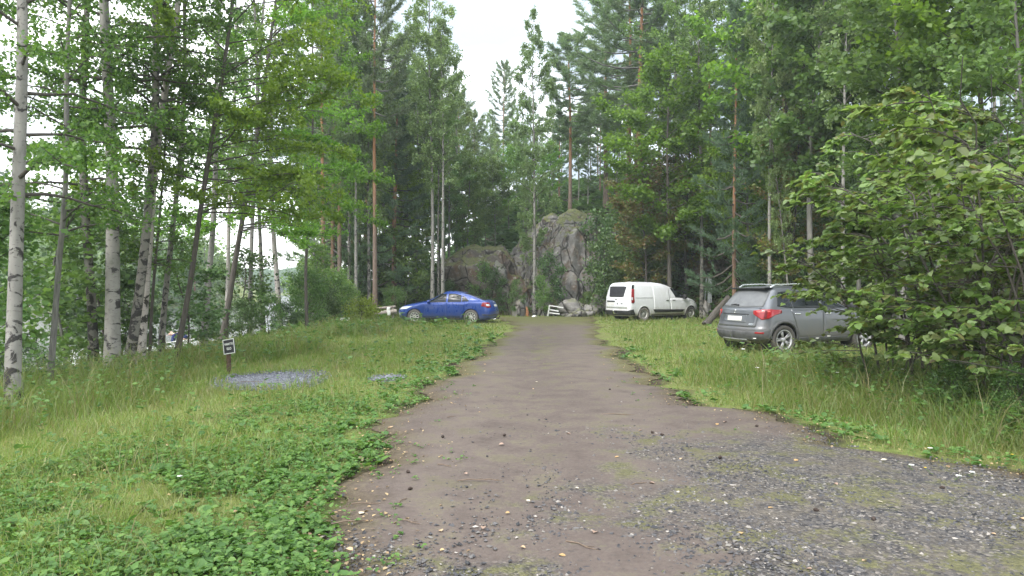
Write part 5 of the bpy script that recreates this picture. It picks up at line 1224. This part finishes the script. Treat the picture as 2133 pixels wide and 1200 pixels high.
# weathered log bench by the pines
x = X_of(800, 33.2); s = empty('log_bench', (x, 33.2, zt(x, 33.2)), math.radians(8), 'weathered log bench with a white cloth at its right end, left of the blue car', 'bench')
mb = MB(); mb.tube([(-.62, 0, .26), (0, .02, .36), (.62, 0, .44)], [.12, .13, .11], 12, wob=.04); mb.build('seat', M['wood_grey'], s)
mb = MB(); mb.tube([(-.6, .25, .55), (.55, .25, .66)], [.07, .06], 10, wob=.05); mb.build('backrest', M['wood_grey'], s)
for q in (-.42, .42):
    mb = MB(); mb.tube([(q, .05, -.1), (q, .12, .6)], [.06, .05], 8, wob=.05); mb.build('leg', M['wood_grey'], s)
x2 = X_of(808.5, 32.8); mb = MB(); uu, vv = np.meshgrid(np.linspace(0, 1, 8), np.linspace(0, 1, 8), indexing='ij')
mb.grid(np.stack([(uu - .5) * .16 + .015 * np.sin(vv * 7), .02 * np.sin(uu * 9) - .10 + 0 * vv, .25 + vv * .4], -1)); o = mb.build('cloth', M['wood_white']); o.location = (x2, 33.0, zt(x2, 33.0)); m = o.modifiers.new('t', 'SOLIDIFY'); m.thickness = .01
tag(o, 'white cloth hanging over the right end of the log bench', 'cloth')
# broken white frame leaning at the boulders
x = X_of(1157, 35.6); s = empty('broken_frame', (x, 35.6, zt(x, 35.6)), math.radians(-8), 'broken white wooden frame with three rails lying against the boulders', 'frame')
mb = MB(); mb.box((0, 0, 0), (.07, .05, .62)); b = mb.build('upright', M['wood_white'], s, False); b.location = (-.36, 0, .34); b.rotation_euler = (.2, math.radians(10), 0)
for zz, ln, an in ((.56, .75, 9), (.36, .5, 10), (.20, .55, 6)):
    mb = MB(); mb.box((0, 0, 0), (ln, .04, .06)); b = mb.build('rail', M['wood_white'], s, False); b.location = (-.36 + ln / 2 + .03, .03, zz); b.rotation_euler = (0, math.radians(an), 0)
# orange stump + litter at the front birch
x = X_of(1098, 36.2); s = empty('tree_stump', (x, 36.2, zt(x, 36.2)), 0, 'short rotten orange brown stump beside the foot of the front birch', 'stump')
mb = MB(); mb.tube([(0, 0, -.1), (.02, 0, .25), (-.03, .02, .55)], [.12, .09, .05], 9, wob=.12); mb.build('trunk', plain('rotten orange wood', (.22, .10, .045), .95, var=.5, scale=12), s)
mb = MB(); mb.tube([(.1, -.1, -.05), (.28, -.05, .2)], [.05, .02], 7, wob=.1); mb.build('root', M['post'], s)
o = rock('stone', 1113, 35.2, .05, (.14, .12, .09), 61, plain('white stone', (.6, .58, .55), .8), 'small white stone on the ground before the front birch', sub=3)
# leaning dead log and planks by the van nose
x = X_of(1487, 27.5); s = empty('fallen_log', (x, 27.5, zt(x, 27.5)), 0, 'thick mossy dead log leaning up to the right behind the grey car', 'log')
mb = MB(); p = np.array([(-.35, 0, .05), (-.1, .1, .3), (.2, .2, .6), (.45, .3, .9), (.75, .5, 1.12)]); mb.tube(p, [.15, .13, .15, .12, .14], 12, wob=.16); mb.build('trunk', M['bark_dark'], s)
mb = MB(); mb.tube([(.35, .2, .72), (.55, .0, .6), (.7, -.1, .4)], [.05, .04, .02], 6); mb.build('branch', M['bark_grey'], s)
x = X_of(1476, 33.5)
s = empty('board_stack', (x, 33.5, zt(x, 33.5)), 0, 'narrow grey metal sheets stood on end against the trunk at the van nose', 'boards')
for dx, h_, w_, ry_ in ((.0, 1.35, .14, .03), (.13, 1.4, .06, -.02), (-.2, 1.3, .07, .05)):
    mb = MB(); mb.box((0, 0, h_ / 2), (w_, .02, h_)); b = mb.build('sheet', plain('galvanised sheet', (.36, .38, .40), .5, .3), s, False); b.location = (dx, 0, .55); b.rotation_euler = (.08, ry_, 0)
for dx in (.02, .13):
    mb = MB(); mb.tube([(dx, 0, -.1), (dx, .03, .62)], .025, 7); mb.build('leg', M['wood_grey'], s)
rock('boulder', 1470, 33.3, .35, (.32, .3, .6), 71, RKB, 'upright grey stone between the van nose and the metal sheets', sub=4)
# ------------------------------------------------------------------ shore: boats, post, person
def boat(px, Y, L, Wd, yaw, hullm, label, cover=None, z=None):
    x = X_of(px, Y); zz = zt(x, Y) if z is None else z
    r = empty('rowing_boat', (x, Y, zz + .05), yaw, label, 'boat')
    u = np.linspace(-1, 1, 25); hw = Wd / 2 * np.clip(1 - np.abs(u) ** 2.6, 0, 1) ** .6 * np.where(u < 0, 1 - .1 * u ** 2, 1)
    hw = np.maximum(hw, np.where(u < -.95, Wd * .28, .01)); sheer = .42 + .12 * u ** 2 * (u > 0) + .03 * u ** 2
    a = np.linspace(0, PI, 15); P = np.zeros((25, 15, 3))
    for i in range(25):
        P[i, :, 0] = u[i] * L / 2 + .12 * (sheer[i]) * (u[i]) ; P[i, :, 1] = -np.cos(a) * hw[i]; P[i, :, 2] = sheer[i] * (1 - np.sin(a) ** .7) + .10 * max(0, u[i]) ** 3 * np.sin(a)
    mb = MB(); mb.grid(P); o = mb.build('hull', hullm, r); m = o.modifiers.new('t', 'SOLIDIFY'); m.thickness = .03
    mb = MB()
    for sd in (0, 14): mb.tube(P[:, sd] + np.array([0, 0, .01]), .025, 6)
    mb.build('gunwale', M['wood_white'], r)
    for q in (-.45, .15):
        mb = MB(); mb.box((q * L / 2, 0, .3), (.22, Wd * .9, .03)); mb.build('thwart', M['wood_grey'], r, False)
    if cover:
        mb = MB(); uu = np.linspace(-.55, .9, 15); th = np.linspace(-1, 1, 11)
        G = np.array([[[q * L / 2, t * (np.interp(q, u, hw) + .03), np.interp(q, u, sheer) + .16 * (1 - t * t) - .06 * (abs(t) > .95)] for t in th] for q in uu])
        mb.grid(G); mb.build('cover', cover, r)
    return r
hw_ = plain('white boat gelcoat', (.70, .71, .72), .35)
hb_ = plain('blue boat paint', (.10, .22, .48), .4)
boat(338, 22, 3.6, 1.4, .5, hw_, 'white rowing boat on the shore behind the knobbly birch')
boat(300, 19.0, 3.4, 1.3, .9, hw_, 'white rowing boat drawn up right behind the leaning birches')
boat(258, 20.5, 3.2, 1.3, 1.2, hw_, 'boat under a light blue cover behind the thickest birch', plain('light blue tarpaulin', (.10, .42, .62), .5))
boat(160, 18.5, 3.0, 1.2, .4, hb_, 'blue hulled boat among the bushes left of the thickest birch')
x = X_of(310, 20.5); s = empty('mooring_post', (x, 20.5, zt(x, 20.5)), 0, 'dark shore post with a round white cap behind the leaning birches', 'post')
zc = Z_of(728, 20.5) - zt(x, 20.5)
mb = MB(); mb.tube([(0, 0, -.2), (.01, 0, zc - .02)], [.055, .05], 9, wob=.03); mb.build('pole', M['bark_dark'], s)
mb = MB(); mb.lathe([(0, -.06), (.045, -.045), (.06, 0), (.045, .045), (0, .06)], 14, 'z', (.0, 0, zc + .03)); mb.build('cap', M['wood_white'], s)
# person bending over at the water's edge
def skin(name, V, E, R, mat, parent, sub=2):
    me = bpy.data.meshes.new(name); me.from_pydata([Vector(v) for v in V], E, []); o = bpy.data.objects.new(name, me); col.objects.link(o); o.parent = parent
    m = o.modifiers.new('s', 'SKIN'); 
    for i, r in enumerate(R):
        d = me.skin_vertices[0].data[i]; d.radius = (r, r) if not hasattr(r, '__len__') else r
    me.skin_vertices[0].data[0].use_root = True
    m.use_smooth_shade = True
    s2 = o.modifiers.new('d', 'SUBSURF'); s2.levels = sub; s2.render_levels = sub
    me.materials.append(mat); return o
px_, pY = 386, 24.0; x = X_of(px_, pY); zg = max(zt(x, pY), -1.25)
r = empty('person', (x, pY, zg), 0, 'person in a navy top and pale blue trousers bending forward at the shore', 'person')
sk = plain('skin', (.55, .34, .25), .6); nv = plain('navy jacket cloth', (.012, .022, .10), .8); tr = plain('pale blue trousers cloth', (.42, .50, .60), .8)
hip = (.06, 0, .80)
V = [hip, (-.06, 0, .93), (-.22, 0, 1.02), (-.34, 0, 1.06), (-.43, 0, 1.07), (-.50, 0, 1.08), (-.60, 0, 1.07),
     (-.30, .19, 1.02), (-.36, .22, .74), (-.46, .18, .50), (-.50, .17, .41),
     (-.30, -.19, 1.02), (-.36, -.22, .74), (-.46, -.18, .50), (-.50, -.17, .41),
     (.05, .10, .74), (-.02, .12, .42), (.06, .12, .07), (-.10, .13, .04), (.05, -.10, .74), (.00, -.12, .42), (.10, -.12, .07), (-.06, -.13, .04)]
E = [(0, 1), (1, 2), (2, 3), (3, 4), (4, 5), (5, 6), (3, 7), (7, 8), (8, 9), (9, 10), (3, 11), (11, 12), (12, 13), (13, 14), (0, 15), (15, 16), (16, 17), (17, 18), (0, 19), (19, 20), (20, 21), (21, 22)]
Rr = [.13, .125, .13, .12, .055, .085, .075, .06, .045, .034, .03, .06, .045, .034, .03, .085, .06, .04, .035, .085, .06, .04, .035]
body = skin('body', V, E, Rr, sk, r)
VJ = [(0.04, 0, .84)] + V[1:4] + [V[7], V[8], V[9], V[11], V[12], V[13]]
skin('jacket', VJ, [(0, 1), (1, 2), (2, 3), (3, 4), (4, 5), (5, 6), (3, 7), (7, 8), (8, 9)], [.15, .15, .155, .145, .085, .065, .05, .085, .065, .05], nv, r)
VT = [hip] + [V[15], V[16], (.055, .12, .12), V[19], V[20], (.095, -.12, .12)]
skin('trousers', VT, [(0, 1), (1, 2), (2, 3), (0, 4), (4, 5), (5, 6)], [.155, .11, .08, .062, .11, .08, .062], tr, r)
skin('hair', [(-.49, 0, 1.13), (-.56, 0, 1.14), (-.60, 0, 1.10)], [(0, 1), (1, 2)], [.085, .085, .05], plain('pale hair', (.62, .55, .46), .8), r)
mb = MB(); mb.tube([(-.645, .03, 1.02), (-.665, .0, 1.0), (-.645, -.03, 1.02)], .015, 6); mb.build('nose', sk, body)
for sg in (1, -1):   # hands: palm, four fingers and a thumb each
    w = np.array([-.505, sg * .17, .40]); hv = MB()
    hv.box(w + [0, 0, -.035], (.04, .075, .08))
    for f in range(4):
        b0 = w + [0, sg * (-.03 + .02 * f), -.07]; l = (.06, .07, .068, .052)[f]
        hv.tube([b0, b0 + [-.008, 0, -l * .5], b0 + [-.028, 0, -l]], [.0095, .009, .007], 6)
    b0 = w + [-.01, sg * -.035, -.02]; hv.tube([b0, b0 + [-.03, sg * -.02, -.025], b0 + [-.045, sg * -.018, -.05]], [.012, .010, .008], 6)
    hv.build('hand', sk, body)
# ------------------------------------------------------------------ flowers
M['petal'] = plain('white petals', (.75, .75, .70), .7); M['petal_y'] = plain('yellow petals', (.75, .52, .02), .7); M['stem'] = plain('green stem', (.07, .13, .03), .7)
def make_flower(kind, h):
    r = empty('wildflower'); mb = MB(); p = wig_path(h, 6, .04); mb.tube(p, [.004] * 6, 4); mb.build('stem', M['stem'], r)
    mb = MB(); t = p[-1]
    if kind == 'white':
        for i in range(16):
            a = i * 2.4; q = .034 * math.sqrt(i / 16); c = t + np.array([math.cos(a) * q, math.sin(a) * q, .012 * rng.random()])
            mb.lathe([(0, .004), (.008, .006), (.010, 0), (0, -.003)], 6, 'z', c)
    elif kind == 'yellow':
        for i in range(6):
            a = i / 6 * 2 * PI; mb.box(t + np.array([math.cos(a) * .011, math.sin(a) * .011, .004]), (.016, .014, .004))
        mb.lathe([(0, .010), (.007, .007), (.008, 0), (0, -.004)], 8, 'z', t)
    else:
        for i in range(60):
            f = rng.random(); a = rng.uniform(0, 6.28); q = .05 * (1 - .6 * f) * rng.random()
            mb.lathe([(0, .008), (.008, .004), (.009, -.002), (0, -.006)], 6, 'z', t + np.array([math.cos(a) * q, math.sin(a) * q, -.18 + .22 * f]))
    mb.build('flower_head', M['petal'] if kind == 'white' else M['petal_y'], r)
    lv = MB(); n = 8; V, Q = leaf6(np.stack([pathlerp(p, q) for q in np.linspace(.1, .8, n)]), rnd_dirs(n, .3), np.tile([0, 0, 1.0], (n, 1)), np.full(n, .06), .3); lv.add(V, Q); lv.build('leaf', M['leaf_birch'], r)
    return r
FL = {'white': make_flower('white', .55), 'yellow': make_flower('yellow', .5), 'spike': make_flower('spike', .8)}
FH = {'white': .55, 'yellow': .5, 'spike': .8}; fu = set()
spots = [('white', px, py, None) for px, py in ((1571, 706), (1548, 728), (1759, 731), (1772, 748), (1581, 766), (1740, 776), (1854, 770), (1881, 770), (1701, 705), (1727, 701), (1836, 706))]
spots += [('yellow', px, py, None) for px, py in ((1690, 766), (1707, 777), (1862, 699), (1877, 745), (2045, 757), (1968, 785))] + [('spike', 2010, 748, 9.2)]
spots += [('white', px, py, 0) for px, py in ((1902, 969), (2019, 981), (1991, 990), (1935, 931), (369, 992), (247, 1112))] + [('yellow', px, py, 0) for px, py in ((1935, 975), (2117, 949), (180, 1087))]
for kd, px, py, yy in spots:
    near = yy == 0
    Y = 2170 / (py - 600) * .985 if near else (yy or 13.2 - max(0, py - 700) * .042)
    if px > 1940 and not near: Y = 9.2
    x = X_of(px, Y); zg = zt(x, Y); h = max(.07, Z_of(py, Y) - zg)
    if near: h = .075; Y = (CAMZ - .075 - zg) * 1400 / (py - 600); x = X_of(px, Y)
    o = FL[kd] if kd not in fu else copy_tree(FL[kd]); fu.add(kd)
    o.location = (x, Y, zt(x, Y)); sz = h / FH[kd]; o.scale = (.8, .8, sz) if not near else (.6, .6, sz); o.rotation_euler = (0, 0, rng.uniform(0, 6))
    left = px < 1000
    if kd == 'spike': tag(o, 'tall plume of yellow flowers in front of the hazel stems', 'flower')
    else:
        w_ = 'white flower head' if kd == 'white' else 'small yellow flower'
        lab = (f'{w_} low among the weeds of the left lawn' if left else f'{w_} low at the right edge of the gravel') if near else f'{w_} on a tall stem in the grass before the grey car and hazel'
        tag(o, lab, 'flower', lab.split(' on ')[0].split(' low')[0] + (' left lawn' if left else ' gravel edge' if near else ' tall grass'))
# ------------------------------------------------------------------ things lying on the road
def road_z(x, y): return zt(x, y) + .034
lf = []
for v in range(4):
    mb = MB(); a = rng.uniform(-.5, .5)
    V, Q = leaf6(np.zeros((1, 3)), np.array([[1.0, 0, .05]]), np.array([[0, .0, 1.0]]), np.array([.055]), .8, rng.uniform(.1, .3), rng.uniform(-.1, .25)); mb.add(V, Q)
    lf.append(mb.build('fallen_leaf', plain(f'fallen leaf tint {v}', [(.42, .29, .17), (.46, .41, .31), (.38, .24, .10), (.28, .19, .14)][v], .7)))
pos = [(1083, 1142), (1104, 1047), (1062, 1070), (1008, 1100), (735, 1150), (748, 1073), (1545, 1110), (1692, 1187), (1796, 1166), (1827, 1052), (1655, 967), (1738, 1015), (2125, 1085), (1410, 1025), (1493, 888), (1514, 883), (1110, 812), (1134, 872), (1164, 1158), (1050, 927), (815, 892), (1206, 1020), (1280, 955), (973, 990), (1420, 958), (1834, 960), (1700, 905), (1352, 1008), (2075, 1120), (1880, 1150), (1600, 1060), (1240, 1110), (920, 1110), (1115, 796), (1190, 799), (1285, 806), (1330, 900), (890, 790), (1000, 860), (1180, 905)]
for i, (px, py) in enumerate(pos):
    Y = (CAMZ - .03) * 1400 / (py - 600); x = X_of(px, Y)
    o = lf[i] if i < 4 else lf[i % 4].copy()
    if i >= 4: col.objects.link(o)
    o.location = (x, Y, road_z(x, Y) + .006); o.rotation_euler = (rng.uniform(-.2, .2), rng.uniform(-.2, .2), rng.uniform(0, 6.3)); k_ = rng.uniform(.5, 1.0) * (1.0 if py < 1100 else .9); o.scale = (k_, k_, k_)
    tint = ['tan', 'pale cream', 'golden brown', 'dull brown'][i % 4]
    tag(o, f'single {tint} fallen leaf lying on the gravel and dirt road', 'leaf', f'{tint} fallen leaves on the road')
cn = MB(); 
for i in range(7): cn.lathe([(0, -.004), (.013 * math.sin((i + 1) / 8 * PI) + .003, 0), (0, .008)], 9, 'z', (0, 0, i * .005))
cone_ = cn.build('pine_cone', plain('dark pine cone', (.05, .035, .028), .9, var=.5, scale=60))
for i, (px, py) in enumerate([(925, 910), (1048, 908), (853, 985), (1497, 958), (1695, 1063), (1968, 1018), (1573, 891), (1357, 902), (1382, 908), (1272, 812), (850, 1020), (1820, 1085)]):
    Y = (CAMZ - .04) * 1400 / (py - 600); x = X_of(px, Y); o = cone_ if i == 0 else cone_.copy()
    if i: col.objects.link(o)
    o.location = (x, Y, road_z(x, Y) + .012); o.rotation_euler = (1.5, 0, rng.uniform(0, 6)); tag(o, 'small dark pine cone lying on the road', 'pine cone', 'pine cones on the road')
tw = MB(); tw.tube([(-.12, 0, .0), (-.03, .012, .006), (.05, -.008, .004), (.13, .01, .0)], [.005, .0045, .004, .002], 5); tw.tube([(.03, 0, .004), (.08, .04, .002)], [.003, .0015], 4)
twig = tw.build('twig', plain('dry twig', (.15, .11, .08), .9, var=.4))
for i, (px, py, a, k_) in enumerate([(985, 1003, .1, 1.0), (925, 972, -.6, .6), (840, 1045, 1.2, .5), (1025, 1003, -.2, .6), (760, 1052, 0, .8), (850, 1090, -.5, .7), (1285, 865, -.1, 1.6), (940, 870, .6, .5), (730, 1090, .3, 1.0), (1210, 1140, -.7, .9), (520, 797, .1, 1.6), (1330, 1010, .4, .6)]):
    Y = (CAMZ - .03) * 1400 / (py - 600); x = X_of(px, Y); o = twig if i == 0 else twig.copy()
    if i: col.objects.link(o)
    o.location = (x, Y, road_z(x, Y) + .006); o.rotation_euler = (0, 0, a); o.scale = (k_, k_, 1)
    if py == 797: tag(o, 'dark twig lying across the blue grey stone patch', 'twig')
    else: tag(o, 'thin dry twig lying on the dirt of the road', 'twig', 'twigs on the road')
# ------------------------------------------------------------------ cleanup, sky, sun, camera
for kk_, L_ in PROTO.items():
    for i, o in enumerate(L_):
        if not USED[kk_][i]:
            for ch in list(o.children): bpy.data.objects.remove(ch)
            bpy.data.objects.remove(o)
for o in col.objects:
    if o.parent is None and o.type == 'EMPTY': o.rotation_mode = 'ZYX' if abs(o.rotation_euler[0]) + abs(o.rotation_euler[1]) > 1e-4 else 'XYZ'
w = bpy.data.worlds.new('World'); sc.world = w; w.use_nodes = True
t = w.node_tree; t.nodes.clear()
nn = lambda ty: t.nodes.new(ty)
out = nn('ShaderNodeOutputWorld'); bg = nn('ShaderNodeBackground'); sky = nn('ShaderNodeTexSky'); sky.sky_type = 'NISHITA'; sky.sun_disc = False
SUN_EL, SUN_AZ = math.radians(46), math.radians(-140)
sky.sun_elevation = SUN_EL; sky.sun_rotation = SUN_AZ
tc = nn('ShaderNodeTexCoord'); nz = nn('ShaderNodeTexNoise'); nz.inputs['Scale'].default_value = 2.0; nz.inputs['Detail'].default_value = 6; nz.inputs['Roughness'].default_value = .55
mp = nn('ShaderNodeMapping'); mp.inputs['Scale'].default_value = (1, 1, 2.0); mp.inputs['Location'].default_value = (7, 1, 2)
t.links.new(tc.outputs['Generated'], mp.inputs[0]); t.links.new(mp.outputs[0], nz.inputs['Vector'])
rp = nn('ShaderNodeValToRGB'); e = rp.color_ramp.elements
e[0].position = .45; e[0].color = (.195, .22, .245, 1); e[1].position = .66; e[1].color = (1.0, 1.0, 1.0, 1)
sx = nn('ShaderNodeSeparateXYZ'); t.links.new(tc.outputs['Generated'], sx.inputs[0])
lw = nn('ShaderNodeMapRange'); lw.inputs['From Min'].default_value = .02; lw.inputs['From Max'].default_value = .19; lw.inputs['To Min'].default_value = .28; lw.inputs['To Max'].default_value = 0
ad = nn('ShaderNodeMath'); ad.operation = 'ADD'; t.links.new(sx.outputs[2], lw.inputs[0]); t.links.new(lw.outputs[0], ad.inputs[0]); t.links.new(nz.outputs['Fac'], ad.inputs[1])
t.links.new(ad.outputs[0], rp.inputs[0])
gr = nn('ShaderNodeMath'); gr.operation = 'MULTIPLY_ADD'; t.links.new(sx.outputs[2], gr.inputs[0]); gr.inputs[1].default_value = 19.0; gr.inputs[2].default_value = 8.5
mu = nn('ShaderNodeVectorMath'); mu.operation = 'SCALE'; t.links.new(rp.outputs[0], mu.inputs[0]); t.links.new(gr.outputs[0], mu.inputs['Scale'])
mx = nn('ShaderNodeMix'); mx.data_type = 'RGBA'; mx.inputs['Factor'].default_value = .85
t.links.new(sky.outputs[0], mx.inputs['A']); t.links.new(mu.outputs[0], mx.inputs['B'])
t.links.new(mx.outputs['Result'], bg.inputs['Color']); bg.inputs['Strength'].default_value = .12
t.links.new(bg.outputs[0], out.inputs[0])
k = N('pale humid air'); vp = k.n('ShaderNodeVolumePrincipled'); vp.inputs['Color'].default_value = (.86, .93, 1, 1); vp.inputs['Density'].default_value = .0009; vp.inputs['Anisotropy'].default_value = .25
k.l(vp.outputs[0], k.out.inputs['Volume'])
mb = MB(); mb.box((0, 170, 18), (900, 460, 46)); hz = mb.build('haze', k.m, smooth=False); tag(hz, kind='stuff')
L = bpy.data.lights.new('sun', 'SUN'); L.energy = 1.5; L.angle = math.radians(25); L.color = (1, .96, .9)
so = bpy.data.objects.new('sun', L); col.objects.link(so); so.rotation_euler = (PI / 2 - SUN_EL, 0, -SUN_AZ + PI if False else 0)
dv = Vector((math.sin(SUN_AZ) * math.cos(SUN_EL), math.cos(SUN_AZ) * math.cos(SUN_EL), math.sin(SUN_EL)))
so.rotation_euler = dv.to_track_quat('Z', 'Y').to_euler()
cam = bpy.data.cameras.new('camera'); co = bpy.data.objects.new('camera', cam); col.objects.link(co)
co.location = (0, 0, CAMZ); co.rotation_euler = (PI / 2, 0, 0); cam.sensor_width = 36; cam.lens = 36 * FOC / 2133; cam.clip_start = .05; cam.clip_end = 3000
sc.camera = co
sc.view_settings.view_transform = 'Standard'; sc.view_settings.look = 'None'; sc.view_settings.exposure = 1.52; sc.view_settings.gamma = 1.0
cy = sc.cycles; cy.max_bounces = 9; cy.diffuse_bounces = 5; cy.glossy_bounces = 2; cy.transmission_bounces = 6; cy.transparent_max_bounces = 4; cy.use_denoising = True; cy.volume_bounces = 1
